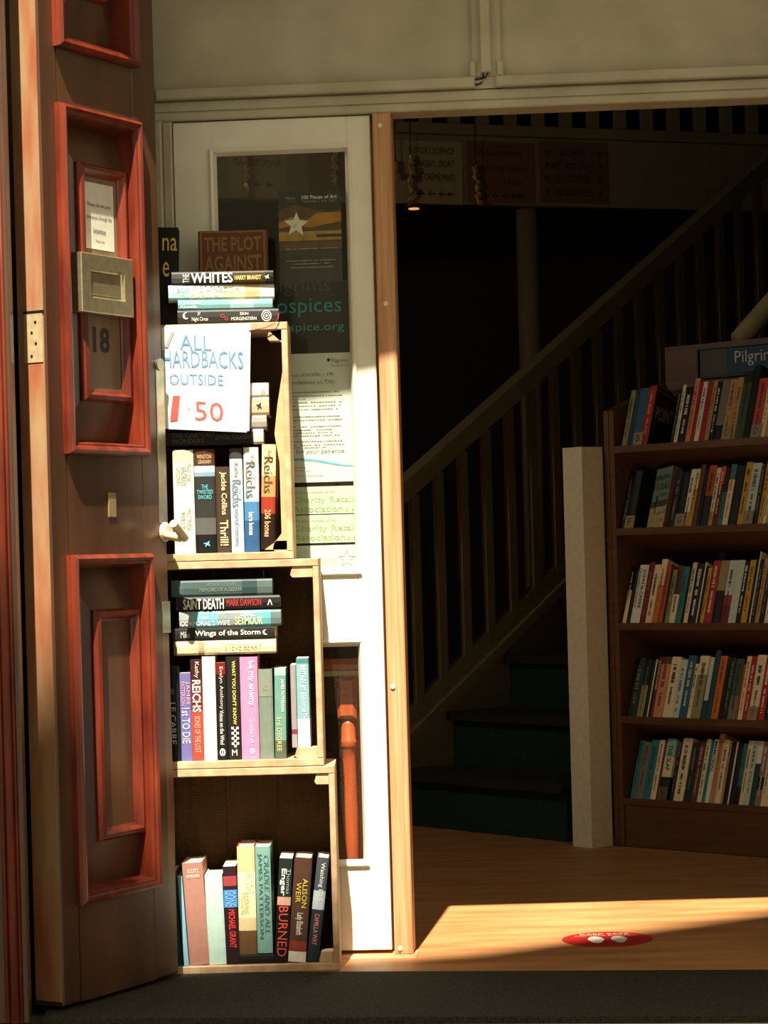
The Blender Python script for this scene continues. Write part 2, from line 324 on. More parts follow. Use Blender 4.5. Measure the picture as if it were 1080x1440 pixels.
# dark grey window vinyl with hospice lettering
t, w_, h_ = sheet('window_vinyl', ((389, 395), (491, 497)), (34, 34, 34), 'charcoal window vinyl with teal lettering below the dark poster', 'sign', y=0.0262)
def pxt(t, txt, x0, y0, x1, y1, rgb, y=0.0262, bold=0.0):
    o = t.matrix_world.translation; inv = t.matrix_world.inverted()
    A = inv @ on_plane(x0, (y0+y1)/2, SO + SEY*(y-0.0008), SEY); B = inv @ on_plane(x1, (y0+y1)/2, SO + SEY*(y-0.0008), SEY)
    text(txt, (A + B) / 2, (B.x - A.x, 0, 0), (0, 0, (y1-y0) * 5.66 / F), rgb, t, bold)
pxt(t, 'hospices', 374, 418, 480, 447, (36, 150, 168)); pxt(t, 'Pilgrims', 372, 392, 464, 416, (66, 66, 64)); pxt(t, 'pilgrimshospice.org', 318, 455, 484, 470, (60, 158, 166))
# covid sheet
t, w_, h_ = sheet('notice_sheet', ((372, 498), (500, 676)), (226, 228, 222), 'white printed safety notice with a blue wave on the sunlit pane', 'notice')
def pxs(t, txt, x0, y0, x1, y1, rgb, bold=0.0): pxt(t, txt, x0, y0, x1, y1, rgb, 0.0245, bold)
pxs(t, 'Coronavirus (COVID - 19)', 378, 525, 469, 531, (90, 92, 92)); pxs(t, 'Safety Guidelines at Tills', 378, 535, 471, 542, (120, 120, 118))
pxs(t, 'Pilgrims', 466, 504, 489, 511, (70, 70, 74)); pxs(t, 'hospices', 466, 512, 489, 516, (120, 160, 170)); pxs(t, 'Thank you for your patience', 372, 632, 484, 640, (110, 112, 112))
def body_lines(t, rows, x0, rgb, n=26):
    inv = t.matrix_world.inverted(); m = MB()
    for y_, x1 in rows:
        A = inv @ on_plane(x0, y_, SO + SEY*0.0237, SEY); B = inv @ on_plane(x1, y_, SO + SEY*0.0237, SEY)
        dashes(m, (A+B)/2, (B.x-A.x, 0, 0), (0, 0, 0.0026), n, rng, 0.8)
    m.build('body_text', plain(rgb, 0.7), t)
body_lines(t, [(552, 477), (557, 481), (562, 430), (566, 481), (571, 480), (576, 476), (586, 482), (591, 482), (600, 480), (605, 470), (609, 468), (613, 478), (621, 482), (626, 484), (630, 460)], 376, (130, 130, 128))
body_lines(t, [(658, 430), (662, 440), (669, 455)], 408, (170, 172, 172), 16)
m = MB(); inv = t.matrix_world.inverted()
up, dn = [], []
for i in range(13):
    f = i / 12; px = 374 + f * 125; py = 651 + 4 * math.sin(f * 5.6 + 2.4)
    q = inv @ on_plane(px, py, SO + SEY*0.0237, SEY); up.append(q + Z * (0.0012 + 0.0035*math.sin(f*math.pi))); dn.append(q - Z * 0.001)
m.add(up + dn, [(i, 13+i, 14+i, i+1) for i in range(12)]); m.flat = True; m.build('blue_wave', plain((110, 186, 216), 0.7), t)
lg = MB().tube([inv @ on_plane(462, 506, SO + SEY*0.0232, SEY), inv @ on_plane(462, 506, SO + SEY*0.0238, SEY)], 0.004, 12).build('logo_dot', BLACK, t)
for q0, i in (((412, 682), 0), ((414, 727), 1)):
    t, w_, h_ = sheet('sticker', ((408 + 2*i, 685 + 40*i), (498 + 4*i, 721 + 41*i)), (206, 224, 198), ('pale green member sticker with green lettering, the upper of two', 'pale green member sticker with green lettering, the lower of two')[i], 'sticker')
    pxs(t, 'We are a member of the', 411 + 2*i, 690 + 40*i, 471 + 2*i, 694 + 40*i, (130, 150, 120))
    pxs(t, 'Charity Retail', 411 + 2*i, 698 + 40*i, 497 + 3*i, 709 + 40*i, (164, 194, 148), 0.01); pxs(t, 'Association', 411 + 2*i, 711 + 40*i, 482 + 3*i, 721 + 40*i - 1, (156, 188, 140), 0.01); pxs(t, '2018', 486 + 2*i, 714 + 40*i, 497 + 3*i, 719 + 40*i, (150, 160, 140))
t, w_, h_ = sheet('sticker', ((410, 768), (502, 802)), (206, 224, 214), 'pale sticker with a grey outlined star below the green stickers', 'sticker')
pxs(t, 'DONATION CODE', 438, 785, 473, 789, (150, 160, 152)); pxs(t, 'RETAILING', 444, 790, 473, 794, (150, 160, 152))
sc = inv and t.matrix_world.inverted() @ on_plane(488, 786, SO + SEY*0.0237, SEY)
a_, b_ = star(sc.x, sc.z, 0.022), star(sc.x, sc.z, 0.0185)
m = MB().add([(x, -0.0006, z) for x, z in a_ + b_], [(i, (i+1) % 10, 10+(i+1) % 10, 10+i) for i in range(10)]); m.flat = True; m.build('star_outline', plain((140, 150, 140), 0.7), t)
# backing stock behind the glass: dark boxes seen as silhouettes
tb = thing('side_table', SM @ Matrix.Translation((S(484, 1000)[0], 0.10, 0)), 'orange turned-leg table behind the lower pane of the white door', 'table')
ORANGE = plain((172, 70, 34), 0.4, 0.2, 30, rgb2=(196, 92, 48), stretch=(1, 1, 0.2), coat=0.3)
def zt(py): return S(490, py, 0.10)[1]
MB().bbox(-0.30, 0.035, -0.03, 0.30, zt(950), zt(942)).build('table_top', CREAM, tb); MB().bbox(-0.30, 0.035, -0.026, 0.30, zt(941.8), zt(933)).build('table_rim', ORANGE, tb)
MB().box(-0.28, 0.02, 0.05, 0.07, zt(1005), zt(951)).build('apron', plain((60, 50, 36), 0.7), tb)
for lx, ly in ((0.0, 0.0), (-0.25, 0.0), (0.0, 0.27), (-0.25, 0.27)):
    lg = MB().bbox(lx - 0.024, lx + 0.022, ly - 0.022, ly + 0.022, zt(1010), zt(952), 0.008).build('leg', ORANGE, tb)
    zz = [(1010, 0.008), (1014, 0.014), (1018, 0.017), (1040, 0.018), (1042, 0.021), (1045, 0.019), (1048, 0.021), (1051, 0.017), (1070, 0.017), (1140, 0.019), (1212, 0.016), (1300, 0.014)]
    MB().tube([(lx, ly, max(0.001, zt(a))) for a, b in zz], [b for a, b in zz], 14).build('turned_shaft', ORANGE, lg, smooth=True)

# ---------------------------------------------------------------- brown panelled door leaf (open)
LP0 = on_floor(90, 1424); LP1 = on_floor(252, 1376)
LW = (LP1 - LP0).length; LS = (LP1 - LP0).normalized(); LN = Vector((LS.y, -LS.x, 0))
LM = frame(LP0, LS, -LN)
def Lp(px, py, proud=0.0):
    q = on_plane(px, py, LP0 + LN * proud, LN) - LP0; return q.dot(LS), q.z
LT, LH = 0.074, 2.62
lf = thing('door_1', LM, 'open brown panelled door leaf with red mouldings and letterbox', None, None, 'structure')
A1 = Lp(80, 55)[1]
Bs0 = (Lp(83, 133, .02)[0] + Lp(97, 635, .02)[0] + Lp(103, 780, .02)[0] + Lp(125, 1275, .02)[0]) / 4
Bs1 = (Lp(197, 178, .02)[0] + Lp(212, 640, .02)[0] + Lp(215, 780, .02)[0] + Lp(238, 1240, .02)[0]) / 4
Bz1 = (Lp(83, 133, .02)[1] + Lp(197, 178, .02)[1]) / 2; Bz0 = (Lp(97, 637, .02)[1] + Lp(212, 642, .02)[1]) / 2
Cz1 = Lp(160, 779, .02)[1]; Cz0 = (Lp(122, 1278, .02)[1] + Lp(238, 1242, .02)[1]) / 2
Az0 = (Lp(80, 57, .02)[1] + Lp(190, 97, .02)[1]) / 2
zb_ = 0.012; e = 0.012     # moulding laps over the framing
op = [(Az0, LH - 0.16), (Bz0, Bz1), (Cz0, Cz1)]
MB().bbox(0, Bs0 + e, 0, LT, zb_, LH, 0.004).build('stile', VARNISH, lf); MB().bbox(Bs1 - e, LW, 0, LT, zb_, LH, 0.004).build('stile', VARNISH, lf)
rz = [zb_, Cz0 + e, Cz1 - e, Bz0 + e, Bz1 - e, Az0 + e, LH - 0.16 - e, LH]
for i in range(0, 8, 2): MB().box(Bs0 + e, Bs1 - e, 0.0004, LT, rz[i], rz[i+1]).build('rail', VARNISH, lf)
OUT = [(0, 0), (0, 0.012), (0.003, 0.020), (0.009, 0.024), (0.015, 0.022), (0.018, 0.016), (0.022, 0.016), (0.025, 0.008), (0.028, -0.012), (0.031, -0.042)]
INN = [(0, 0), (0, 0.008), (0.005, 0.016), (0.014, 0.018), (0.018, 0.014), (0.022, 0.006), (0.026, 0.004), (0.028, -0.006)]
for i, (z0, z1) in enumerate(op):
    MB().mould(Bs0, z0, Bs1, z1, OUT).build('panel_moulding', REDWOOD, lf, smooth=False)
    s0, s1, y0, y1 = Bs0 + 0.028, Bs1 - 0.028, z0 + 0.028, z1 - 0.028
    if i == 1:
        u0 = (Lp(107, 222, -.01)[0] + Lp(119, 564, -.01)[0]) / 2; u1 = (Lp(176, 245, -.01)[0] + Lp(186, 570, -.01)[0]) / 2; v1 = (Lp(107, 222, -.01)[1] + Lp(176, 245, -.01)[1]) / 2; v0 = (Lp(119, 566, -.01)[1] + Lp(186, 566, -.01)[1]) / 2
    elif i == 2:
        u0 = (Lp(127, 859, -.01)[0] + Lp(146, 1180, -.01)[0]) / 2; u1 = (Lp(195, 854, -.01)[0] + Lp(205, 1173, -.01)[0]) / 2; v1 = Lp(160, 856, -.01)[1]; v0 = Lp(175, 1177, -.01)[1]
    else: u0, u1, v0, v1 = s0 + 0.06, s1 - 0.06, y0 + 0.1, y1 - 0.1
    fb, fi = 0.042, 0.020         # field: bevel from the deep rim up to the inner frame
    B = MB(); ring = [(s0, fb, y0), (s1, fb, y0), (s1, fb, y1), (s0, fb, y1), (u0, fi, v0), (u1, fi, v0), (u1, fi, v1), (u0, fi, v1)]
    B.add(ring, [(j, (j+1) % 4, 4+(j+1) % 4, 4+j) for j in range(4)]); B.add([(u0, fi, v0), (u1, fi, v0), (u1, fi, v1), (u0, fi, v1)], [(0, 1, 2, 3)])
    B.add([(s0, 0.054, y0), (s1, 0.054, y0), (s1, 0.054, y1), (s0, 0.054, y1)], [(3, 2, 1, 0)])
    pn = B.build('field_panel', VARNISH, lf)
    if i == 1: MB().box(u0 + .02, u1 - .02, fi - .001, fi, v0 + .02, v1 - .02).build('sheen_panel', plain((104, 88, 68), 0.42, 0.2, 10, 0.05, coat=0.6, rgb2=(128, 108, 84), stretch=(2, 1, .3)), pn)  # grey-tan sheen of the reflected sky, put into the panel colour
    MB().mould(u0, v0, u1, v1, [(a, p - fi) for a, p in INN]).build('inner_moulding', REDWOOD, pn)
# worn hinge edge, hinge mortise, tag, lock edge strip, handle
MB().box(-0.0015, -0.0001, 0.004, LT - 0.002, zb_ + 0.01, LH - 0.01).build('hinge_edge', EDGE, lf)
def Ep(px, py):     # pixel on the hinge edge plane -> local (y, z)
    q = on_plane(px, py, LP0, LS) - LP0; return q.dot(-LN), q.z
ya, za = Ep(60, 440); yb, zb = Ep(36, 511)
hg = MB().box(-0.0032, -0.0014, min(ya, yb), max(ya, yb), zb, za).build('hinge_leaf', plain((170, 150, 116), 0.6, 0.15, 60, 0.2), lf)
for px, py in ((51, 453), (46, 468), (52, 483), (46, 501)):
    y_, z_ = Ep(px, py); MB().tube([(-0.0042, y_, z_), (-0.003, y_, z_)], 0.003, 8).build('screw_hole', BLACK, hg)
MB().box(-0.004, -0.0012, min(ya, yb) - 0.004, max(ya, yb), za + 0.001, za + 0.006).build('mortise_gap', BLACK, hg)
a, z_ = Lp(157, 710)
MB().bbox(a - 0.014, a + 0.014, -0.003, 0, z_ - 0.027, z_ + 0.027, 0.001).build('metal_tag', plain((150, 130, 90), 0.5, 0.1, 60, metal=0.4), lf)
zz1, zz0 = Lp(222, 520)[1], Lp(225, 735)[1]
MB().bbox(LW - 0.030, LW + 0.0015, -0.002, LT * 0.6, zz0, zz1, 0.001).build('lock_strip', STEEL, lf)
a, z_ = Lp(216, 525)
lk = MB().tube([(LW - 0.016, -0.006, zz1 + 0.012), (LW - 0.016, 0.0, zz1 + 0.012)], 0.014, 16).build('lock_cylinder', STEEL, lf)
MB().bbox(LW - 0.028, LW + 0.002, -0.002, LT * 0.5, Lp(230, 890)[1], Lp(230, 846)[1], 0.001).build('latch_plate', STEEL, lf)
hz = Lp(235, 748)[1]; IV = plain((214, 196, 158), 0.45, 0.1, 40)
li = LM.inverted()
h = MB().tube([(LW - 0.010, -0.012, hz), (LW - 0.010, -0.001, hz)], [0.017, 0.023], 18).build('handle', IV, lf)
MB().tube([li @ W(226, 750, 5.415), li @ W(238, 753, 5.405), li @ W(255, 757, 5.40)], [.011, .0095, .0095], 12).build('handle_neck', IV, h, smooth=True)
MB().tube([li @ W(244, 736, 5.345), li @ W(260, 757, 5.405)], .0095, 16).build('handle_lever', IV, h)
# letterbox across the inner moulding
pq = [Lp(113, 351, .012), Lp(187, 368, .012), Lp(187, 447, .012), Lp(115, 437, .012)]
b0, b1 = (pq[0][0] + pq[3][0]) / 2, (pq[1][0] + pq[2][0]) / 2; c1, c0 = (pq[0][1] + pq[1][1]) / 2, (pq[2][1] + pq[3][1]) / 2
bw, bh = b1 - b0, c1 - c0
lb = MB(); fwd = 0.014
lb.mould(b0, c0, b1, c1, [(0, -0.012), (0, fwd - 0.002), (0.002, fwd), (bw * 0.17, fwd), (bw * 0.18, fwd - 0.006), (bw * 0.20, fwd - 0.008)])
lbo = lb.build('letterbox', BRASS, lf)
MB().bbox(b0 + bw*0.185, b1 - bw*0.185, -fwd + 0.006, 0.010, c0 + bw*0.185, c1 - bw*0.185, 0.006).build('flap', BRASS, lbo)
a, z_ = Lp(147, 478, -.01)
text('18', (a, 0.0185, z_), (0.062, 0, 0), (0, 0, 0.058), (40, 34, 24), lf, 0.03, 'house_number')
# notice on the door (own thing)
q = [Lp(122, 252, -.01), Lp(163, 264, -.01), Lp(166, 360, -.01), Lp(124, 352, -.01)]
n0, n1, m1, m0 = q[0][0], q[1][0], (q[0][1] + q[1][1]) / 2, (q[2][1] + q[3][1]) / 2 + 0.008
t = thing('door_notice', LM @ Matrix.Translation((n0, 0.0185, m0)), 'white paper notice about donations pinned above the letterbox', 'notice')
nw, nh = n1 - n0, m1 - m0
MB().box(0, nw, 0, 0.001, 0, nh).build('sheet', plain((214, 212, 198), 0.6, 0.05), t)
for s_t, f, fw in (('Please do not post', .66, .78), ('donations through the', .47, .86), ('letterbox', .28, .42), ('Thank you', .12, .3)):
    text(s_t, (nw*.5, -0.0005, f*nh), (fw*nw, 0, 0), (0, 0, 0.012 if fw > .35 else 0.008), (60, 60, 58), t)
# door frame / neighbouring leaf at the left edge of the picture
JD = 4.95
jx = W(18, 600, JD).x
jb = thing('door_frame', frame(Vector((jx, JD, 0)), Vector((1, 0, 0)), Vector((0, 1, 0))), 'red-brown moulded door post at the left edge of the picture', 'door frame')
MB().bbox(-0.012, 0, 0.0, 0.045, 0, LH, 0.003).build('post_edge', VARNISH, jb)
MB().tube([(-0.015, 0.004, 0), (-0.015, 0.004, LH)], 0.004, 8).build('bead', REDWOOD, jb, smooth=True)
MB().tube([(-0.028, 0.004, 0), (-0.028, 0.004, LH)], 0.010, 12).build('bead', REDWOOD, jb, smooth=True)
MB().tube([(-0.043, 0.006, 0), (-0.043, 0.006, LH)], 0.006, 8).build('bead', REDWOOD, jb, smooth=True)
MB().box(-0.30, -0.0125, 0.006, 0.045, 0, LH).build('post_board', VARNISH, jb)

# ---------------------------------------------------------------- books
def make_book(name, M, t, h, d, segs, texts, label, group, hard=False, pages=PAGES, cat='book', dash=None, cover_rgb=None, seed=0):
    """local: x thickness, y spine->fore edge, z height; spine at y=0. segs [(end fraction from the top, rgb)]"""
    root = thing(name, M, label, cat, group)
    c = 0.0024 if hard else 0.0009; b = min(0.004 if hard else 0.0016, t * 0.25); ov = 0.003 if hard else 0.0004
    outer = [(0, d), (0, b), (t*.14, b*.35), (t*.5, 0), (t*.86, b*.35), (t, b), (t, d)]
    inner = [(c, d), (c, b+c), (t*.14+c*.6, b*.5+c), (t*.5, b*.3+c), (t*.86-c*.6, b*.5+c), (t-c, b+c), (t-c, d)]
    n = 7; zs = [h] + [h * (1 - f) for f, _ in segs]; zs[-1] = 0
    mats = [plain(tuple(cover_rgb or segs[0][1]), 0.5, 0.06, 60, spec=0.25)]
    mb = MB()
    for k, (f, rgb) in enumerate(segs):
        mt = plain(tuple(rgb), 0.5, 0.06, 60, spec=0.25)
        if mt not in mats: mats.append(mt)
        mi = mats.index(mt); z1, z0 = zs[k], zs[k+1]
        vs = [(x, y, z0) for x, y in outer] + [(x, y, z1) for x, y in outer]
        for i in range(n - 1): mb.add([vs[i], vs[i+1], vs[n+i+1], vs[n+i]], [(0, 1, 2, 3)], mi if (1 <= i <= 4 or not cover_rgb) else 0)
    for i in range(n - 1):
        for zz, fl in ((0, 0), (h, 1)):
            q = [(*outer[i], zz), (*outer[i+1], zz), (*inner[i+1], zz), (*inner[i], zz)]; mb.add(q if fl == 0 else q[::-1], [(0, 1, 2, 3)], 0)
        mb.add([(*inner[i], 0), (*inner[i], h), (*inner[i+1], h), (*inner[i+1], 0)], [(0, 1, 2, 3)], 0)
    for i in (0, n - 1): mb.add([(*outer[i], 0), (*inner[i], 0), (*inner[i], h), (*outer[i], h)], [(0, 1, 2, 3)], 0)
    mb.build('cover', mats, root)
    MB().box(c + 0.0001, t - c - 0.0001, b + c + 0.0005, d - ov, ov, h - ov).build('pages', pages, root)
    for tx in texts:
        s_t, f0, f1, w0, w1, rgb = tx[:6]; hor = len(tx) > 6 and tx[6] == 'H'; bold = 0.02 if (len(tx) > 6 and 'B' in str(tx[6])) else 0.0
        ctr = (t * (w0 + w1) / 2, -0.0008, h * (1 - (f0 + f1) / 2))
        if hor: text(s_t, ctr, (t * (w1 - w0), 0, 0), (0, 0, h * (f1 - f0)), rgb, root)
        else: text(s_t, ctr, (0, 0, -h * (f1 - f0)), (t * (w1 - w0), 0, 0), rgb, root, bold)
    if dash:
        r2 = random.Random(seed); m = MB()
        f0 = r2.uniform(.06, .16); f1 = r2.uniform(.40, .55); f2 = f1 + .06; f3 = r2.uniform(.78, .9)
        for a, bb, ww in ((f0, f1, .42), (f2, f3, .30)):
            dashes(m, (t * .5, -0.0008, h * (1 - (a + bb) / 2)), (0, 0, -h * (bb - a)), (t * ww, 0, 0), int(7 + (bb - a) * 26), r2, 0.72)
        m.build('lettering', plain(tuple(dash), 0.6, 0.02), root)
    return root
BX, BY = Vector((1, 0, 0)), Vector((0, 1, 0))
DS = 5.487; PXM = DS / F
def up_book(name, x0, x1, yt, yb, zf, segs, texts, label, group, lean=0.0, hard=False, d=0.12, Dp=DS, yaw=0.0, lift=0.0, **kw):
    a = W(x0, yb, Dp); t = (x1 - x0) * Dp / F - 0.0006; h = (yb - yt) * Dp / F
    th = math.radians(lean)
    R = Matrix.Rotation(th, 4, 'Y')
    px = t if lean > 0 else 0.0
    M = Matrix.Translation((a.x + px, Dp, zf + lift)) @ Matrix.Rotation(math.radians(yaw), 4, 'Z') @ R @ Matrix.Translation((-px, 0, 0))
    return make_book(name, M, t, h, d, segs, texts, label, group, hard, **kw)
def flat_book(name, x0, x1, z0, th, segs, texts, label, group, hard=True, d=0.15, Dp=DS, yaw=0.0, yref=600, **kw):
    a, b = W(x0, yref, Dp), W(x1, yref, Dp); h = b.x - a.x
    M = Matrix.Translation((a.x, Dp, z0)) @ Matrix.Rotation(math.radians(yaw), 4, 'Z') @ frame(Vector((h, 0, 0)), Z, BY, -BX)
    return make_book(name, M, th - 0.0004, h, d, segs, texts, label, group, hard, **kw)

# ---------------------------------------------------------------- crates
CD = 5.475
def crate(x1, z0, z1, w_, dep, label, mesh=True, blk=0.047):
    t = thing('wooden_crate', Vector((x1 - w_, CD, z0)), label, 'crate', 'upended wooden crates stacked by the white door')
    h = z1 - z0; b = 0.018; hd = dep / 2
    for y0, y1 in ((0, hd - 0.003), (hd + 0.003, dep)):
        MB().bbox(0, w_, y0, y1, 0.0002, b, 0.002).build('plank', CRATE, t); MB().bbox(0, w_, y0, y1, h - b, h - 0.0002, 0.002).build('plank', CRATE, t)
        MB().bbox(0, 0.014, y0, y1, b, h - b, 0.002).build('plank', CRATE, t); MB().bbox(w_ - 0.014, w_, y0, y1, b, h - b, 0.002).build('plank', CRATE, t)
    nb = 3
    for i in range(nb): MB().box(0.015 + i * (w_ - 0.03) / nb + 0.002, 0.015 + (i + 1) * (w_ - 0.03) / nb - 0.002, dep - 0.010, dep - 0.001, b + 0.001, h - b - 0.001).build('back_slat', CRATE_IN, t)
    for zz in (b + 0.0003, h - b - 0.0243):
        MB().prism([(w_ - 0.0143, 0.004, zz), (w_ - 0.0143, 0.004, zz + 0.024), (w_ - blk + 0.005, 0.004, zz + 0.024 if zz > 0.1 else zz + 0.024), (w_ - blk, 0.004, zz + 0.006), (w_ - blk + 0.005, 0.004, zz)], (0, 0.05, 0)).build('corner_block', CRATE, t)
    if mesh:
        m = MB(); g = 0.0062; y = dep - 0.014; r = 0.0007
        n1 = int((w_ - 0.03) / g); n2 = int((h - 2 * b) / g)
        for i in range(n1 + 1): x = 0.015 + i * g; m.add([(x-r, y, b), (x+r, y, b), (x, y-2*r, b), (x-r, y, h-b), (x+r, y, h-b), (x, y-2*r, h-b)], [(0, 2, 5, 3), (2, 1, 4, 5), (1, 0, 3, 4)])
        for i in range(n2 + 1): z = b + i * g; m.add([(0.015, y, z-r), (0.015, y, z+r), (0.015, y-2*r, z), (w_-0.015, y, z-r), (w_-0.015, y, z+r), (w_-0.015, y-2*r, z)], [(0, 2, 5, 3), (2, 1, 4, 5), (1, 0, 3, 4)])
        tag(m.build('wire_mesh', plain((122, 98, 58), 0.5, 0.1, 50, metal=0.3), t), None, None, None, 'stuff')
    return t
ZC = [0.0, 0.470, 0.946, 1.490]
crate(-0.1265, ZC[0], ZC[1], 0.40, 0.19, 'bottom wooden crate of the stack, on the floor')
crate(-0.1505, ZC[1], ZC[2], 0.39, 0.19, 'middle wooden crate of the stack with wire mesh back', blk=0.066)
c3 = crate(-0.2075, ZC[2], ZC[3], 0.36, 0.19, 'top wooden crate of the stack behind the hardbacks sign', mesh=False)
lin_px = [(379, 466), (404, 462), (408, 773), (372, 773), (387, 762), (396, 750), (393, 650), (386, 610), (390, 570), (399, 510), (402, 487)]
inv = c3.matrix_world.inverted()
MB().prism([inv @ W(x, y, CD + 0.004) for x, y in lin_px], (0, 0.002, 0)).build('torn_lining', plain((190, 158, 116), 0.85, 0.1, 30, 0.1), c3)
ZF = [ZC[i] + 0.0185 for i in range(3)]

# colours
K = dict(black=(13, 12, 13), char=(27, 26, 26), cream=(236, 222, 184), white=(232, 230, 220), red=(168, 40, 30), maroon=(110, 26, 28), teal=(50, 120, 124),
         dteal=(26, 66, 70), mint=(150, 200, 190), grey=(120, 118, 110), tan=(190, 150, 96), orange=(206, 116, 40), rust=(176, 78, 34), blue=(44, 92, 130),
         yellow=(206, 160, 48), olive=(150, 146, 100), pink=(214, 140, 176), brown=(92, 56, 36), green=(60, 84, 64), salmon=(214, 140, 96), pale=(200, 214, 206), mauve=(150, 112, 110), dgreen=(24, 40, 34), coral=(196, 84, 64))
# bottom crate, upright row
G3 = 'books in the bottom crate'; z = ZF[0]
up_book('hardback_book', 246, 259, 1225, 1358, z, [(1, (26, 62, 68))], [], 'dark teal hardback leftmost in the bottom crate', G3, lean=-3, hard=True, d=.13)
up_book('paperback_book', 259, 266, 1232, 1358, z, [(1, (128, 176, 196))], [], 'thin pale blue book beside the dark teal hardback, bottom crate', G3, lean=-3, d=.12, Dp=DS - .006)
up_book('hardback_book', 267, 296, 1214, 1358, z, [(1, (160, 116, 104))], [('SCOTT', .06, .10, .25, .78, (232, 216, 200), 'H'), ('BYRONS', .115, .145, .2, .82, (232, 216, 200), 'H')], 'faded mauve cloth hardback with torn head, bottom crate', G3, lean=-3, hard=True, d=.14)
up_book('hardback_book', 294, 319, 1230, 1356, z, [(1, (176, 206, 196))], [], 'pale mint cloth hardback with blank spine, bottom crate', G3, lean=-1.5, hard=True, d=.13)
up_book('paperback_book', 319, 338, 1220, 1358, z, [(.10, (40, 24, 34)), (.2, (150, 60, 66)), (.24, (40, 24, 30)), (.42, (70, 130, 206)), (1, (36, 22, 26))], [('GONE', .25, .41, .12, .88, (130, 190, 240)), ('MICHAEL GRANT', .44, .83, .3, .8, (216, 50, 50), 'B')], 'dark red and blue paperback with red author name, bottom crate', G3, d=.13, lean=-1)
up_book('hardback_book', 337, 362, 1193, 1345, z, [(.24, (190, 176, 134)), (.66, (232, 218, 176)), (.78, (206, 190, 146)), (1, (96, 70, 42))], [('RULING', .24, .42, .5, .9, (240, 226, 180)), ('PASSIONS', .42, .62, .15, .6, (232, 190, 130))], 'tall cream and gold hardback with red side, bottom crate', G3, hard=True, d=.15, lift=.022, cover_rgb=(186, 34, 26))
up_book('hardback_book', 362.5, 384, 1193, 1343, z, [(1, (112, 152, 144))], [('CRADLE AND ALL', .08, .82, .55, .88, (60, 108, 104)), ('JAMES PATTERSON', .06, .86, .12, .46, (52, 98, 96))], 'sea-green hardback with dark lettering, bottom crate', G3, hard=True, d=.15, lift=.024)
# low pile the two taller books stand on
flat_book('paperback_book', 337.5, 385, z, .0215, [(1, (22, 20, 20))], [], 'black book lying under the two tall hardbacks, bottom crate', G3, hard=False, d=.14, yref=1350)
up_book('paperback_book', 386, 405, 1208, 1355, z, [(.37, (26, 38, 36)), (.45, (190, 150, 130)), (1, (18, 14, 14))], [('Thomas', .10, .34, .62, .9, (150, 170, 160)), ('Enger', .10, .36, .12, .6, (236, 236, 226), 'B'), ('BURNED', .46, .94, .15, .85, (200, 70, 62))], 'black thriller with red and white lettering, leaning, bottom crate', G3, lean=4.2, d=.13)
up_book('hardback_book', 405, 430, 1208, 1355, z, [(.80, (74, 50, 40)), (.9, (128, 52, 40)), (1, (206, 200, 190))], [('ALISON', .20, .48, .56, .84, (206, 186, 70)), ('WEIR', .24, .43, .2, .48, (206, 186, 70)), ('Lady Elizabeth', .53, .74, .25, .7, (226, 220, 206))], 'brown hardback with gold author name, leaning, bottom crate', G3, lean=5.2, hard=True, d=.14)
up_book('hardback_book', 431, 448, 1208, 1355, z, [(.32, (66, 74, 80)), (.5, (170, 186, 194)), (1, (36, 46, 52))], [('Watching EDIE', .05, .42, .3, .75, (226, 230, 230)), ('CAMILLA WAY', .54, .84, .3, .7, (220, 130, 130))], 'slate hardback with white title leaning at the right, bottom crate', G3, lean=7.5, hard=True, d=.14)
# middle crate, upright row
G2 = 'books in the middle crate'; z = ZF[1]
up_book('hardback_book', 237, 255, 934, 1067, z, [(1, (14, 22, 22))], [('JOHN', .23, .29, .2, .6, (130, 140, 130)), ('LE CARRE', .38, .82, .22, .68, (190, 200, 180))], 'black hardback with pale lettering leftmost in the middle crate', G2, hard=True, d=.14)
up_book('paperback_book', 255.5, 271, 943, 1067, z, [(1, (104, 100, 156))], [('JAMES', .10, .36, .55, .9, (216, 170, 180)), ('PATTERSON', .10, .37, .1, .46, (220, 150, 150)), ('1st TO DIE', .40, .80, .15, .85, (230, 224, 214))], 'violet paperback with pink and white lettering, middle crate', G2, d=.12)
up_book('paperback_book', 271, 287.5, 925, 1067, z, [(.22, (58, 26, 28)), (.5, (110, 34, 34)), (1, (176, 66, 52))], [('Kathy', .02, .18, .3, .75, (222, 206, 196)), ('REICHS', .20, .52, .12, .85, (236, 226, 216), 'B'), ('BONES OF THE LOST', .56, .92, .25, .75, (232, 170, 150))], 'dark red paperback with white author name, middle crate', G2, d=.12)
up_book('hardback_book', 287.5, 306, 921, 1067, z, [(1, (232, 228, 206))], [], 'blank ivory hardback, middle crate', G2, hard=True, d=.14)
up_book('paperback_book', 306.5, 320.5, 930, 1067, z, [(.12, (110, 26, 26)), (1, (20, 19, 19))], [('Evelyn Anthony', .04, .48, .3, .75, (226, 190, 180)), ('Voices on the Wind', .49, .84, .3, .72, (230, 230, 222)), ('<horn>', .88, .96, .2, .8, (230, 230, 222), 'H')], 'thin black paperback with red and white lettering, middle crate', G2, d=.12)
up_book('hardback_book', 321, 340, 921, 1066, z, [(1, (30, 28, 27))], [("WHAT YOU DON'T KNOW", .04, .66, .45, .72, (214, 190, 90), 'B'), ('<check>', .68, .88, .3, .85, (220, 220, 200), 'B'), ('M', .9, .96, .3, .7, (220, 220, 200), 'H')], 'black hardback with yellow title, middle crate', G2, hard=True, d=.14)
up_book('hardback_book', 340.5, 365.5, 923, 1067, z, [(1, (208, 130, 170))], [('be my enemy', .04, .48, .45, .8, (242, 226, 232), 'B'), ('Christobel Kent', .6, .84, .5, .75, (230, 190, 206)), ('<ring>', .89, .95, .45, .75, (236, 206, 220), 'H')], 'pink hardback with white title, middle crate', G2, hard=True, d=.14)
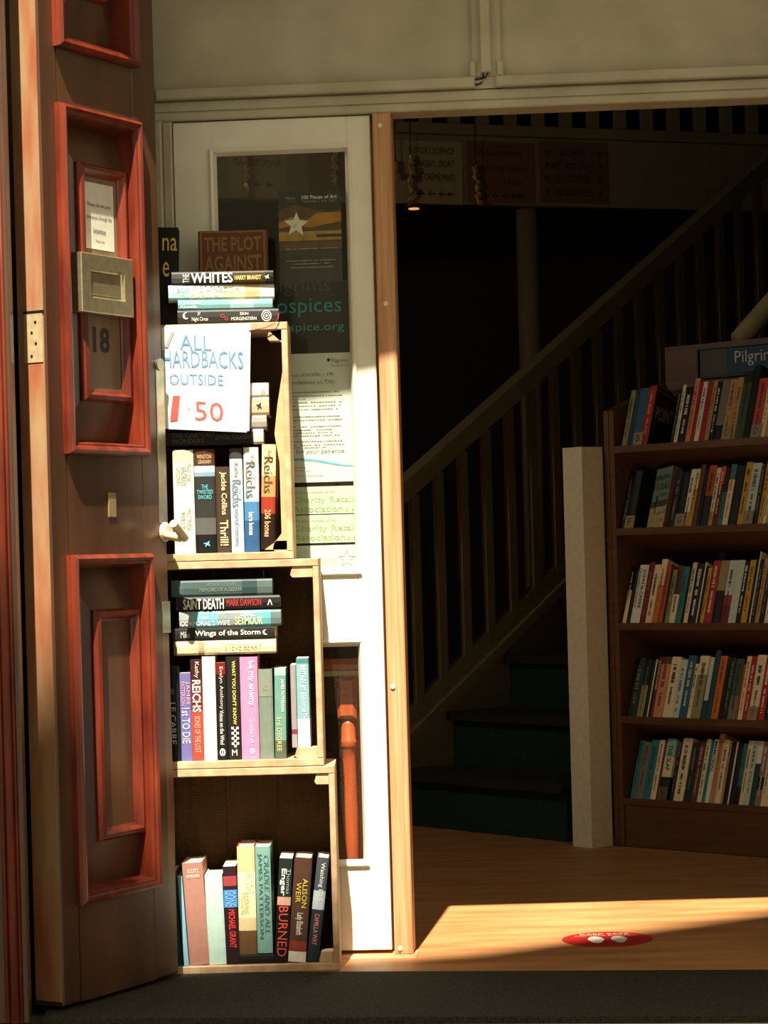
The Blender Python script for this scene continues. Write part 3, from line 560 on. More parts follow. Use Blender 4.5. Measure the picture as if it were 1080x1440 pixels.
up_book('hardback_book', 366, 386, 939, 1065, z, [(.30, (122, 132, 118)), (.315, (92, 100, 90)), (1, (112, 124, 112))], [('The', .16, .19, .35, .65, (160, 140, 90), 'H'), ('Dark', .20, .235, .3, .7, (160, 140, 90), 'H')], 'plain grey-green cloth hardback, middle crate', G2, hard=True, d=.13)
up_book('paperback_book', 387, 403, 938, 1065, z, [(.08, (150, 190, 180)), (.8, (100, 142, 132)), (1, (80, 92, 74))], [('JAMES PATTERSON', .12, .48, .5, .85, (220, 232, 224)), ('3rd DEGREE', .54, .92, .2, .6, (206, 196, 130))], 'green-teal paperback with pale lettering, middle crate', G2, d=.12, lean=1)
up_book('paperback_book', 411, 419, 934, 1050, z, [(.78, (140, 134, 136)), (.84, (120, 50, 66)), (1, (150, 140, 138))], [], 'thin grey paperback beside the pale blue one, middle crate', G2, d=.10, lift=.0245)
up_book('paperback_book', 419.5, 437, 927, 1052, z, [(.06, (66, 120, 124)), (.68, (122, 164, 170)), (1, (196, 214, 236))], [('BRITAIN BY SEAWORTHY', .08, .72, .35, .75, (232, 240, 240))], 'pale blue paperback at the right end of the middle crate', G2, d=.11, lift=.0245)
# middle crate, pile lying on the row
G2b = 'pile of books lying on the row in the middle crate'; zz = W(315, 921, DS).z + .001
pile = [('e', 243, 387, 21, [(.03, (120, 106, 70)), (.24, (228, 206, 160)), (.30, (160, 142, 110)), (1, (232, 212, 168))], [('THE', .29, .33, .6, .8, (176, 166, 140)), ('TEMPLAR LEGACY', .18, .47, .25, .48, (190, 180, 150)), ('STEVE BERRY', .50, .86, .32, .68, (150, 146, 124))], 'cream hardback lowest in the pile in the middle crate'),
        ('d', 242, 386, 17, [(1, (34, 33, 32))], [('Mike', .08, .17, .2, .75, (190, 190, 186)), ('Wings of the Storm', .22, .86, .2, .8, (206, 204, 196), 'B'), ('<moon>', .88, .94, .3, .75, (220, 220, 214))], 'black book with ornate white title in the middle crate pile'),
        ('c', 252, 395, 23, [(.12, (140, 150, 150)), (.38, (110, 170, 180)), (.62, (130, 140, 140)), (.9, (96, 160, 168)), (1, (90, 110, 110))], [('THE', .22, .28, .5, .68, (226, 230, 228)), ("CORPORAL'S WIFE", .01, .5, .12, .42, (220, 226, 226)), ('GERALD', .6, .76, .62, .88, (232, 236, 234), 'B'), ('SEYMOUR', .55, .82, .12, .6, (214, 196, 150), 'B')], 'silver and turquoise hardback in the middle crate pile'),
        ('b', 248, 394, 20, [(1, (26, 24, 24))], [('SAINT DEATH', .07, .46, .12, .88, (222, 220, 214), 'B'), ('MARK DAWSON', .49, .82, .3, .8, (190, 44, 40)), ('<vee>', .88, .93, .3, .75, (200, 200, 196))], 'black hardback with white and red lettering in the middle crate pile'),
        ('a', 242, 384, 24, [(.12, (70, 90, 90)), (.7, (66, 84, 84)), (.85, (44, 66, 68)), (1, (80, 96, 94))], [('ARTHUR GOLDEN', .34, .64, .6, .8, (110, 120, 116)), ('MEMOIRS OF A GEISHA', .28, .7, .3, .5, (120, 128, 124))], 'shaded grey-teal hardback on top of the middle crate pile')]
for nm, x0, x1, tpx, segs, tx, lab in pile:
    flat_book('hardback_book', x0, x1, zz, tpx * PXM, segs, tx, lab, G2b, hard=nm != 'd', d=.14, yref=870); zz += tpx * PXM + .0004
# top crate, upright row
G1 = 'books in the top crate'; z = ZF[2]
up_book('hardback_book', 246, 275.5, 628, 774, z, [(.12, (200, 190, 160)), (.35, (214, 208, 190)), (.52, (178, 192, 194)), (1, (224, 218, 196))], [('THE SIX', .12, .30, .62, .86, (120, 124, 120)), ('SACRED', .16, .34, .40, .62, (120, 124, 120)), ('STONES', .16, .34, .16, .36, (120, 124, 120)), ('MATTHEW', .57, .78, .60, .82, (110, 114, 110)), ('REILLY', .60, .76, .34, .54, (110, 114, 110))], 'thick ivory hardback with grey lettering leftmost in the top crate', G1, hard=True, d=.15)
up_book('hardback_book', 276, 305, 628, 774, z, [(.16, (74, 44, 30)), (.22, (226, 222, 214)), (.26, (120, 150, 170)), (.66, (44, 46, 44)), (.82, (84, 86, 84)), (1, (16, 16, 18))], [('WINSTON', .05, .09, .15, .85, (206, 170, 130), 'H'), ('GRAHAM', .10, .14, .2, .82, (206, 170, 130), 'H'), ('THE', .34, .38, .34, .66, (96, 190, 200), 'H'), ('TWISTED', .39, .43, .1, .9, (96, 190, 200), 'H'), ('SWORD', .44, .48, .16, .84, (96, 190, 200), 'H'), ('<bird>', .88, .94, .35, .7, (100, 200, 210), 'H')], 'black hardback with turquoise title in the top crate', G1, hard=True, d=.15)
up_book('hardback_book', 305.5, 325.5, 653, 774, z, [(1, (66, 50, 38))], [('Jackie Collins', .06, .56, .3, .8, (220, 200, 156), 'B'), ('Thrill!', .62, .92, .25, .85, (216, 196, 150), 'B')], 'short brown hardback with gold lettering in the top crate', G1, hard=True, d=.14)
up_book('hardback_book', 326, 344, 628, 774, z, [(.1, (60, 58, 58)), (.3, (190, 198, 200)), (1, (170, 190, 206))], [('Kathy', .14, .28, .3, .7, (110, 116, 120)), ('Reichs', .30, .56, .15, .85, (110, 118, 124)), ('mortal remains', .58, .94, .3, .7, (120, 136, 150))], 'pale blue-grey hardback with thin title in the top crate', G1, hard=True, d=.14)
up_book('hardback_book', 344.5, 365.5, 627, 774, z, [(.42, (224, 218, 204)), (.52, (170, 190, 206)), (.7, (70, 120, 164)), (1, (44, 84, 126))], [('Kathy', .08, .2, .4, .75, (110, 110, 106)), ('Reichs', .14, .48, .12, .78, (90, 94, 94)), ('bare bones', .62, .84, .3, .65, (220, 230, 236), 'B')], 'white to blue hardback in the top crate', G1, hard=True, d=.14, lean=.6)
up_book('hardback_book', 366.5, 386.5, 618, 766, z, [(.3, (226, 196, 150)), (.5, (214, 140, 84)), (.66, (150, 50, 34)), (1, (34, 18, 16))], [('Kathy', .06, .16, .35, .7, (120, 90, 70)), ('Reichs', .12, .46, .15, .8, (70, 56, 46)), ('206 bones', .62, .88, .25, .7, (226, 160, 110), 'B')], 'cream to orange to black hardback at the right, top crate', G1, hard=True, d=.14, lean=2.2, lift=.004)
G1b = 'pile of books lying in the top crate'; zz = W(300, 627.5, DS).z + .003
for x0, x1, tpx, segs, tx, lab in ((230, 370, 21, [(.9, (26, 24, 23)), (1, (196, 190, 180))], [('THE CHATEAU', .08, .5, .55, .85, (84, 80, 74)), ('WONDERS', .08, .4, .15, .45, (84, 80, 74)), ('SIMON TOLKIEN', .52, .86, .35, .65, (90, 86, 80))], 'black hardback lying lowest across the top crate row'),
                                (238, 375, 19, [(.8, (30, 28, 28)), (1, (150, 146, 140))], [], 'dark book with silver end lying under the sign, top crate'),
                                (236, 379, 25, [(.74, (150, 120, 90)), (1, (196, 172, 140))], [('<bird>', .87, .93, .3, .75, (60, 40, 30))], 'beige book lying under the sign with a small black emblem, top crate'),
                                (236, 379, 20, [(.72, (200, 170, 140)), (1, (236, 220, 206))], [('ii', .93, .96, .25, .6, (216, 110, 110))], 'pinkish cream book uppermost of those lying in the top crate')):
    flat_book('hardback_book', x0, x1, zz, tpx * PXM, segs, tx, lab, G1b, d=.14, yref=600, Dp=DS); zz += tpx * PXM + .0004
# stack on top of the top crate
G0 = 'books piled on the top crate'; zz = ZC[3] + .0005; DT = 5.48
for x0, x1, tpx, segs, tx, lab, yaw in ((249, 391, 20, [(1, (44, 44, 44))], [('THE', .20, .225, .6, .85, (220, 220, 214), 'H'), ('Night Circus', .14, .30, .15, .5, (220, 220, 214)), ('<moon>', .05, .12, .35, .85, (214, 212, 206)), ('<loop>', .42, .50, .2, .7, (190, 70, 70)), ('ERIN', .62, .70, .58, .78, (226, 224, 218)), ('MORGENSTERN', .53, .78, .22, .45, (226, 224, 218)), ('<ring>', .83, .93, .1, .9, (214, 212, 206))], 'dark grey hardback with red ribbon, lowest of the pile on the top crate', 4),
                                      (250, 383, 14, [(.55, (112, 162, 168)), (.8, (146, 188, 192)), (1, (120, 168, 172))], [('Confessions', .03, .24, .55, .8, (220, 234, 232)), ('Kinsella', .03, .2, .2, .45, (220, 234, 232))], 'thin turquoise book in the pile on the top crate', 5),
                                      (237, 386, 21, [(.2, (166, 206, 206)), (.5, (200, 216, 200)), (.72, (230, 222, 180)), (.86, (214, 176, 130)), (1, (214, 206, 200))], [('SOPHIE KINSELLA', .08, .68, .52, .86, (150, 170, 170)), ("I've Got Your Number", .12, .62, .12, .4, (150, 164, 160))], 'pale blue and cream hardback in the pile on the top crate', 5),
                                      (242, 385, 18, [(.18, (60, 58, 56)), (.6, (30, 30, 30)), (.92, (60, 46, 24)), (1, (24, 22, 20))], [('THE', .11, .17, .15, .85, (220, 220, 216), 'H'), ('WHITES', .19, .60, .1, .92, (236, 236, 230), 'B'), ('HARRY BRANDT', .62, .88, .3, .65, (226, 200, 120), 'B'), ('<bird>', .91, .96, .3, .7, (220, 220, 214))], 'black hardback with bold white title on top of the pile on the top crate', 3)):
    flat_book('hardback_book', x0, x1, zz, tpx * PXM, segs, tx, lab, G0, d=.13, Dp=DT, yaw=yaw, yref=420); zz += tpx * PXM + .0004
ins = [(392, 440), (391, 448), (386, 455), (375, 460), (360, 463), (350, 465)]
tag(MB().tube([W(x, y, 5.469 - .0006*i) for i, (x, y) in enumerate(ins)], .0013, 6).build('ribbon_bookmark', plain((200, 60, 50), .6), None), 'thin red ribbon bookmark trailing over the top crate edge', 'bookmark')
def face_book(name, x0, x1, yt, z0, Dp, th, rgb, label, texts, lean=0.0, group=G0, tilt=-4):
    a, b = W(x0, yt, Dp), W(x1, yt, Dp); wd = b.x - a.x; h = a.z - z0
    M = Matrix.Translation((a.x, Dp + th, z0)) @ Matrix.Rotation(math.radians(tilt), 4, 'X') @ Matrix.Rotation(math.radians(lean), 4, 'Y') @ frame(Vector((0, 0, 0)), -BY, BX, Z)
    r = make_book(name, M, th, h, wd, [(1, rgb)], [], label, group, True)
    for s_t, fx, fz, fw, fh, c in texts: text(s_t, (th + .0007, fx * wd, fz * h), (0, fw * wd, 0), (0, 0, fh * h), c, r, 0.02 if len(s_t) > 2 else 0.0)
    return r
pb = face_book('hardback_book', 277, 375, 325, ZC[3] + .001, 5.61, .03, (96, 60, 30), 'brown hardback standing with embossed title facing out behind the pile', [('THE PLOT', .5, .86, .82, .15, (134, 96, 58)), ('AGAINST', .5, .66, .82, .17, (134, 96, 58)), ('AMERICA', .5, .44, .82, .17, (134, 96, 58))])
for x0, x1, z0, z1 in ((.03, .97, .955, .975), (.03, .06, .1, .955), (.94, .97, .1, .955)): 
    hh = .235; MB().box(.0303, .0312, x0*.164, x1*.164, z0*hh, z1*hh).build('embossed_border', plain((126, 86, 48), .5), pb)
face_book('hardback_book', 176, 245, 319, ZC[3] + .001, 5.54, .03, (22, 20, 20), 'black hardback with yellow letters facing out beside the door edge', [('na', .83, .83, .3, .13, (226, 186, 76)), ('e', .76, .58, .13, .15, (226, 186, 76))], lean=2.0)
flat_book('hardback_book', 216, 246, ZC[3] + .0005, .02, [(1, (150, 40, 34))], [], 'small red book lying at the left of the crate-top pile', G0, d=.12, Dp=5.56, yref=440)
# hardbacks sign
sg = thing('price_sign', Vector((0, 0, 0)), 'white handwritten hardbacks price sign hung on the top crate', 'sign')
q = [(227, 461), (349, 456), (347, 608), (231, 603)]; SD = 5.463
for k, (dx, dD) in enumerate(((0, 0), (3.5, .004))):
    n = 8; m = MB(); up = []
    for j in range(n + 1):
        for i in range(n + 1):
            u, v = i / n, j / n
            x = (q[0][0]*(1-u) + q[1][0]*u)*(1-v) + (q[3][0]*(1-u) + q[2][0]*u)*v + dx; y = (q[0][1]*(1-u) + q[1][1]*u)*(1-v) + (q[3][1]*(1-u) + q[2][1]*u)*v - (2 if k else 0)
            up.append(W(x, y, SD + dD - .0015 * math.sin(u * math.pi)))
    fs = [(j*(n+1)+i, (j+1)*(n+1)+i, (j+1)*(n+1)+i+1, j*(n+1)+i+1) for j in range(n) for i in range(n)]
    N = len(up); m.add(up, fs); m.add([p + BY * .0008 for p in up], [f[::-1] for f in fs]); m.flat = True
    m.build('sheet', PAPER, sg, smooth=True)
def hand(txt, x0, y0, x1, y1, rgb, bold=0.0, skew=0.0):
    D = SD - .0026; A, B = W(x0, (y0+y1)/2, D), W(x1, (y0+y1)/2 + 2, D)
    text(txt, (A + B) / 2, B - A, Vector((0, 0, (y1-y0) * D / F)), rgb, sg, bold, skew=skew)
BLU, RED_ = (92, 140, 188), (206, 84, 78)
hand('ALL', 253, 470, 297, 491, BLU); hand('HARDBACKS', 229, 492, 342, 516, BLU); hand('OUTSIDE', 238, 525, 314, 540, BLU)
m = MB().prism([W(x, y, SD - .0026) for x, y in ((243, 557), (253, 556), (250, 591), (239, 592))], (0, .0004, 0)).build('numeral', plain((206, 72, 66), .7), sg)
hand('.', 264, 572, 267, 575, (230, 130, 120)); hand('50', 274, 564, 314, 591, RED_, 0, .0)
MB().prism([W(x, y, SD - .0022) for x, y in ((231, 488), (241, 466), (245, 467), (236, 489))], (0, .0004, 0)).build('tape', plain((150, 152, 156), .5), sg)

# ---------------------------------------------------------------- mat, floor sticker
mt = tag(MB().prism([(-.74, ny(-.74), -.0115), (1.34, ny(1.34), -.0115), (1.34, fy(1.34) - .002, -.0115), (-.74, fy(-.74) - .002, -.0115)], (0, 0, .0135)).build('entrance_mat', plain((38, 37, 32), 0.95, 0.3, 180, 0.8, rgb2=(62, 60, 52), spec=0.15), None), 'dark grey rubber entrance mat across the doorway', 'mat')
fp = on_floor(854, 1321)
stk = thing('floor_sticker', Vector((fp.x, fp.y, 0)), 'round red floor sticker with two white footprints', 'sticker')
MB().tube([(0, 0, 0.0004), (0, 0, 0.0012)], .110, 40).build('disc', plain((176, 32, 28), .5, .1, 30), stk)
for sx in (-1, 1):
    pts = [(sx*.028 + .020*math.cos(a)*(.8 if math.sin(a) < 0 else 1), -.01 + .050*math.sin(a), .0014) for a in [i*2*math.pi/18 for i in range(18)]]
    m = MB().add(pts, [tuple(range(18))]); m.flat = True; m.build('footprint', plain((226, 220, 206), .6), stk)
text('KEEP SAFE', (0, .072, .0015), (.12, 0, 0), (0, .022, 0), (230, 200, 180), stk); text('KEEP YOUR DISTANCE', (0, .05, .0015), (.15, 0, 0), (0, .012, 0), (224, 180, 160), stk)

# ---------------------------------------------------------------- interior: pier, bookcase
PR = math.radians(-42); pc = on_floor(833, 1193)
pe = Vector((math.cos(math.radians(38)), math.sin(math.radians(38)), 0)); pf = Vector((-pe.y, pe.x, 0))
pz = W(826, 628, pc.y).z
pi = MB(); pw = .090
pi.hexa([pc, pc + pe*pw, pc + pe*pw + pf*pw, pc + pf*pw], [v + Z*pz for v in (pc, pc + pe*pw, pc + pe*pw + pf*pw, pc + pf*pw)])
tag(pi.build('newel_pier', plain((232, 224, 198), .7, .06, 60, .15), None), 'square off-white pier at the foot of the stairs beside the bookcase', 'pillar')

BU = Vector((.73, -.683, 0)).normalized(); BV = Vector((-BU.y, BU.x, 0)) * 1.0
BO = on_floor(879, 1191); BMx = frame(BO, BU, BV)
CASEW, CDEP = .82, .30
bk = thing('bookcase', BMx, 'wooden bookcase with tilted shelves of paperbacks at the right', 'bookcase')
bp_n = BV
def Bz(px, py, dv=0.0):
    q_ = on_plane(px, py, BO + BV*dv, BV) - BO; return q_.dot(BU), q_.z
zs0, zs1 = Bz(855, 578)[1], Bz(855, 578)[1] + .10
for x0, x1 in ((-.019, -.001), (-.040, -.022), (CASEW + .001, CASEW + .019)):
    MB().prism([(x0, 0, 0), (x0, CDEP, 0), (x0, CDEP, zs1), (x0, 0, zs0)], (x1 - x0, 0, 0)).build('side_panel', CASEWOOD, bk)
MB().box(0, CASEW, CDEP - .012, CDEP, 0, 1.60).build('back_panel', plain((66, 40, 24), .7, .1, 20), bk)
MB().bbox(0, CASEW, .004, .02, .0, Bz(900, 1131)[1]).build('plinth', CASEWOOD, bk)
shelf_px = [(872, 627), (873, 743), (876, 876), (880, 1007), (883, 1122)]
TAU = math.radians(19); bb = BV*math.cos(TAU) - Z*math.sin(TAU); bh_ = BV*math.sin(TAU) + Z*math.cos(TAU)
SZ = []
for px, py in shelf_px:
    z1 = Bz(px, py)[1]; SZ.append(z1)
    P = MB(); dd = .19
    y1, zz1 = dd*math.cos(TAU), -dd*math.sin(TAU)
    P.prism([(0, 0, z1 - .022), (0, y1, z1 - .022 + zz1), (0, y1, z1 + zz1), (0, 0, z1)], (CASEW, 0, 0)).build('shelf', CASEWOOD, bk)
hs = thing('header_sign', BMx, 'dark framed header sign with white lettering on blue above the bookcase', 'sign')
hz1, hz0 = Bz(1020, 482, CDEP - .02)[1], Bz(1020, 530, CDEP - .02)[1]
yy = CDEP - .013
MB().box(0.0, CASEW, yy - .003, yy, hz0 - .03, hz1 + .004).build('backing_board', CASEWOOD, hs)
h0 = Bz(984, 510, yy)[0]; h1 = h0 + .62; hb0 = Bz(1024, 508, yy)[0]
MB().mould(h0, hz0, h1, hz1 - .012, [(0, -yy + .003), (0, -yy + .016), (.004, -yy + .016), (.006, -yy + .008)]).build('frame', plain((24, 22, 20), .4), hs)
MB().box(h0 + .005, hb0, yy - .008, yy - .004, hz0 + .005, hz1 - .017).build('grey_panel', plain((84, 80, 70), .6), hs)
MB().box(hb0, h1 - .005, yy - .008, yy - .004, hz0 + .005, hz1 - .017).build('blue_panel', plain((24, 66, 92), .6), hs)
p_a = Bz(1033, 500, yy - .009)[0]; hm = (hz0 + hz1) / 2
text('Pilgrims', (p_a + .085, yy - .0086, hm), (.17, 0, 0), (0, 0, .05), (216, 216, 206), hs)
text('hospices', (p_a + .28, yy - .0086, hm), (.17, 0, 0), (0, 0, .05), (216, 216, 206), hs)

ORD = ['leftmost', 'second', 'third', 'fourth', 'fifth', 'sixth', 'seventh', 'eighth', 'ninth', 'tenth', 'eleventh', 'twelfth', 'thirteenth', 'fourteenth', 'fifteenth', 'sixteenth', 'seventeenth', 'eighteenth', 'nineteenth', 'twentieth'] + ['twenty-' + s for s in ('first', 'second', 'third', 'fourth', 'fifth', 'sixth', 'seventh', 'eighth', 'ninth')] + ['thirtieth'] + ['thirty-' + s for s in ('first', 'second', 'third', 'fourth', 'fifth', 'sixth', 'seventh', 'eighth', 'ninth')]
ORD += ['fortieth'] + ['forty-' + s for s in ('first', 'second', 'third', 'fourth', 'fifth', 'sixth', 'seventh', 'eighth', 'ninth')]
ROWN = ['top shelf', 'second shelf', 'third shelf', 'fourth shelf', 'bottom shelf']
# (left pixel of the spine foot, colour name or list of bands, height px, lettering, word)
rows = [
 [(872, 'olive', 86, 'char', 'cream-olive'), (879, 'dteal', 80, None, 'dark'), (884.5, 'blue', 88, None, 'blue'), (897, 'red', 90, 'tan', 'red'), (940, 'dgreen', 82, 'grey', 'dark green'), (945, 'cream', 88, 'char', 'thin cream'), (950, 'black', 84, 'white', 'black'), (961, 'salmon', 96, 'maroon', 'salmon'), (968, 'red', 90, 'maroon', 'red'), (973.5, 'white', 90, 'black', 'white'), (980, 'red', 88, 'maroon', 'red'), (988, 'tan', 90, 'brown', 'tan'), (994, 'black', 88, 'white', 'black'), (1001, [(.75, 'grey'), (1, 'black')], 90, None, 'grey and black'), (1012, 'tan', 90, 'brown', 'tan'), (1022, 'tan', 92, 'brown', 'tan'), (1030.5, [(.16, 'char'), (1, 'green')], 100, 'black', 'grey-green'), (1043, 'black', 108, None, 'black'), (1053, 'coral', 88, 'maroon', 'coral'), (1066, 'cream', 104, 'rust', 'cream'), (1073, [(.4, 'salmon'), (.7, 'brown'), (1, 'tan')], 98, 'brown', 'tan and brown')],
 [(870.5, 'black', 88, 'grey', 'black'), (877, 'char', 88, None, 'black'), (937, 'char', 84, 'grey', 'black'), (946, 'black', 82, None, 'black'), (957, [(.74, 'white'), (1, 'tan')], 86, 'char', 'white'), (964, [(.35, 'cream'), (1, 'yellow')], 86, 'char', 'yellow and cream'), (970, 'brown', 92, None, 'brown'), (977, 'black', 84, None, 'black'), (982, [(.5, 'rust'), (1, 'char')], 90, 'black', 'rust and black'), (993, [(.75, 'cream'), (1, 'tan')], 86, 'char', 'cream'), (999, [(.3, 'coral'), (1, 'maroon')], 88, 'cream', 'dark red'), (1006, [(.4, 'char'), (1, 'teal')], 82, 'black', 'teal and black'), (1013, [(.25, 'teal'), (1, 'cream')], 90, 'rust', 'cream and teal'), (1021, 'black', 88, None, 'black'), (1034, 'yellow', 92, 'char', 'yellow'), (1043, 'pale', 90, 'char', 'pale'), (1056, 'char', 86, 'grey', 'charcoal'), (1063, 'yellow', 94, 'brown', 'yellow'), (1070, 'white', 92, 'char', 'white'), (1075, 'tan', 92, 'brown', 'tan')],
 [(873, [(.4, 'black'), (1, 'cream')], 84, 'white', 'black and cream'), (878.5, 'black', 80, None, 'black'), (884, 'white', 88, None, 'white'), (897, 'maroon', 92, 'rust', 'maroon'), (905, 'cream', 88, 'char', 'cream'), (914, [(.4, 'cream'), (1, 'orange')], 96, 'rust', 'cream and orange'), (922, 'rust', 88, 'maroon', 'rust'), (929, 'black', 80, None, 'black'), (932, 'olive', 80, 'char', 'olive'), (938, [(.5, 'brown'), (1, 'cream')], 86, 'char', 'brown and cream'), (946.5, 'teal', 84, 'dteal', 'teal'), (955, 'black', 84, None, 'black'), (958.5, 'cream', 90, 'char', 'cream'), (964.5, 'black', 88, 'white', 'black'), (976, 'white', 90, None, 'thin white'), (978, 'black', 84, None, 'black'), (981.5, 'yellow', 82, 'brown', 'yellow'), (987, 'red', 92, 'cream', 'red'), (998, [(.48, 'olive'), (1, 'black')], 92, None, 'olive and black'), (1010, [(.55, 'pale'), (.72, 'red'), (1, 'maroon')], 92, 'char', 'pale and maroon'), (1021, 'pale', 92, None, 'pale blank'), (1032, 'black', 90, 'white', 'black'), (1039, 'yellow', 92, 'brown', 'mustard'), (1047.5, 'black', 92, None, 'black'), (1051, 'white', 104, None, 'thin white'), (1053, 'char', 92, 'grey', 'charcoal'), (1059, 'tan', 94, 'brown', 'tan'), (1065, 'black', 92, 'grey', 'black'), (1072, 'cream', 94, 'brown', 'cream')],
 [(880, 'dgreen', 88, 'grey', 'dark green'), (893, [(.45, 'black'), (1, 'olive')], 86, 'green', 'black and olive'), (902, 'black', 84, None, 'black'), (907, 'white', 86, None, 'thin white'), (909, 'black', 80, None, 'black'), (911.5, 'maroon', 90, 'white', 'maroon'), (915.5, [(.12, 'brown'), (1, 'salmon')], 90, 'brown', 'salmon'), (929, 'cream', 90, 'char', 'cream'), (942, 'pale', 86, 'blue', 'pale'), (952, 'blue', 92, 'pale', 'blue'), (963.5, 'cream', 80, 'char', 'cream'), (968.5, [(.3, 'cream'), (1, 'olive')], 92, 'green', 'cream and olive'), (983, [(.7, 'pale'), (1, 'dteal')], 90, None, 'pale and teal'), (989, 'dteal', 100, None, 'dark teal'), (997, 'orange', 92, 'maroon', 'orange'), (1007, 'black', 88, None, 'black'), (1012, 'dgreen', 90, 'grey', 'dark green'), (1020, [(.6, 'green'), (1, 'grey')], 88, 'black', 'grey-green'), (1031.5, 'rust', 80, None, 'rust'), (1034.5, 'cream', 92, 'rust', 'cream'), (1041, 'red', 92, 'cream', 'red'), (1049, 'cream', 94, 'char', 'cream'), (1062, 'red', 90, 'white', 'red'), (1072, 'black', 94, 'grey', 'black')],
 [(884, 'teal', 86, 'dteal', 'teal'), (891, 'grey', 84, 'brown', 'grey-brown'), (901, 'teal', 88, 'dteal', 'teal'), (912, 'cream', 88, 'mauve', 'cream'), (919.5, 'maroon', 88, None, 'thin maroon'), (922.5, [(.30, 'mint'), (.62, 'cream'), (1, 'dgreen')], 90, None, 'mint and cream'), (939, 'char', 90, 'mauve', 'charcoal'), (944.5, 'cream', 92, 'char', 'thick cream'), (959, 'dgreen', 86, 'grey', 'dark green'), (968, 'brown', 90, 'tan', 'patterned brown'), (977.5, 'cream', 92, 'char', 'cream'), (984, (26, 130, 150), 90, None, 'bright teal'), (988.5, 'white', 92, None, 'white'), (994.5, 'tan', 100, 'rust', 'tan'), (1002, 'cream', 92, 'char', 'cream'), (1010, 'tan', 90, 'char', 'tan'), (1013.5, 'black', 88, None, 'black'), (1020, 'white', 90, None, 'thin white'), (1022.5, 'black', 90, None, 'black'), (1030, [(.7, 'teal'), (1, 'black')], 88, 'dteal', 'teal and black'), (1036.5, 'cream', 92, 'char', 'cream'), (1043, 'pale', 92, 'char', 'pale grey'), (1050.5, [(.35, 'white'), (1, 'dteal')], 92, None, 'white and teal'), (1058, [(.55, 'mauve'), (.75, 'char'), (1, 'mauve')], 92, 'pale', 'mauve'), (1066.5, 'cream', 92, 'char', 'cream'), (1073.5, 'cream', 88, 'brown', 'cream')]]
fillc = ['cream', 'black', 'red', 'tan', 'teal', 'white', 'brown', 'blue', 'yellow', 'char', 'maroon', 'pale']
GB = 'paperbacks on the bookcase shelves'
def rgb_(c): return c if isinstance(c, tuple) else K[c]
def bm_at(u, z1, dv=.006): return frame(BO + BU*u + Z*z1 + bb*dv, BU, bb, bh_)
for r, row in enumerate(rows):
    z1 = SZ[r]; py = shelf_px[r][1]
    us = [Bz(b[0], py + 2)[0] for b in row]
    uend = Bz(1080.5, py + 2)[0]
    r2 = random.Random(20 + r); row = list(row); 
    while uend < CASEW - .03:
        us.append(uend); c = r2.choice(fillc); row.append((0, c, r2.uniform(84, 96), 'char' if c in ('cream', 'tan', 'white', 'yellow', 'pale') else 'cream', c)); uend += r2.uniform(.015, .028)
    us.append(uend)
    for i, b in enumerate(row):
        t_ = min(us[i+1] - us[i], .036) - .0006
        if r == 1 and i == 1: t_ = min(t_, .03)
        shown = r == 0 and i == 3      # its side cover shows beside the gap
        if shown: t_ = .030
        hh = b[2] * 7.45 / F
        segs = b[1] if isinstance(b[1], list) else [(1, b[1])]
        segs = [(f, rgb_(c)) for f, c in segs]
        tx = []
        if r == 2 and i == 2: tx = [('JOHN le CARRE', .08, .74, .45, .85, (30, 30, 30), 'B'), ('THE CONSTANT GARDENER', .05, .74, .1, .3, (40, 40, 40))]
        if r == 4 and i == 5: tx = [('THE SLAP', .10, .52, .3, .75, (40, 60, 60), 'B')]
        if r == 4 and i == 12: tx = [('MEMORIAL', .04, .52, .2, .85, (24, 24, 24), 'B')]
        if r == 3 and i == 5: tx = [('NUNSLINGER', .08, .55, .2, .9, (226, 206, 190), 'B')]
        wd = 'book' if r2.random() < .3 else 'paperback'
        n_i = i + (1 if (r == 1 and i >= 2) else 0)
        lab = '%s %s, %s %son the %s of the bookcase' % (b[4], wd, ORD[n_i], '' if n_i == 0 else 'from the left ', ROWN[r])
        bo_ = make_book('paperback_book', bm_at(us[i], z1), max(t_, .004), hh, r2.uniform(.11, .128), segs, tx, lab, GB, False, dash=rgb_(b[3]) if b[3] and not tx else None, seed=r*50 + i, cover_rgb=(40, 20, 18) if shown else None)
        if shown:
            text('POINT', (t_ + .0008, .062, hh*.60), (0, .09, .012), (0, 0, hh*.22), (170, 150, 140), bo_); MB().box(t_ + .0002, t_ + .0007, .004, .118, hh*.93, hh*.96).build('cover_stripe', plain((120, 50, 40), .5), bo_)
# the paperback on the second shelf that shows its cover
u0 = Bz(897, 742)[0]; z1 = SZ[1]; ang = math.radians(-34)
Mf = frame(BO + BU*(u0 + .006) + Z*(z1 + .001) + bb*.036, BU, bb, bh_)
Mf = Mf @ Matrix.Rotation(math.radians(-20), 4, 'Z') @ frame(Vector((0, .034, 0)), -BY, BX, Z)
fb_ = make_book('paperback_book', Mf, .033, 92*7.5/F, .092, [(1, (120, 146, 134))], [], 'paperback turned to show its pale green cover on the second shelf of the bookcase', GB, pages=plain((120, 88, 58), .9))
hh = 92*7.5/F; wd = .092
def fr_(x0, x1, z0, z1_, rgb, nm): MB().box(.0331, .0337, x0*wd, x1*wd, z0*hh, z1_*hh).build(nm, plain(rgb, .5, .2, 60), fb_)
fr_(0, 1, 0, .36, (196, 178, 130), 'cover_sand'); fr_(0, 1, .36, .46, (74, 80, 66), 'cover_dune'); fr_(.28, .36, .24, .56, (34, 34, 30), 'cover_figure')
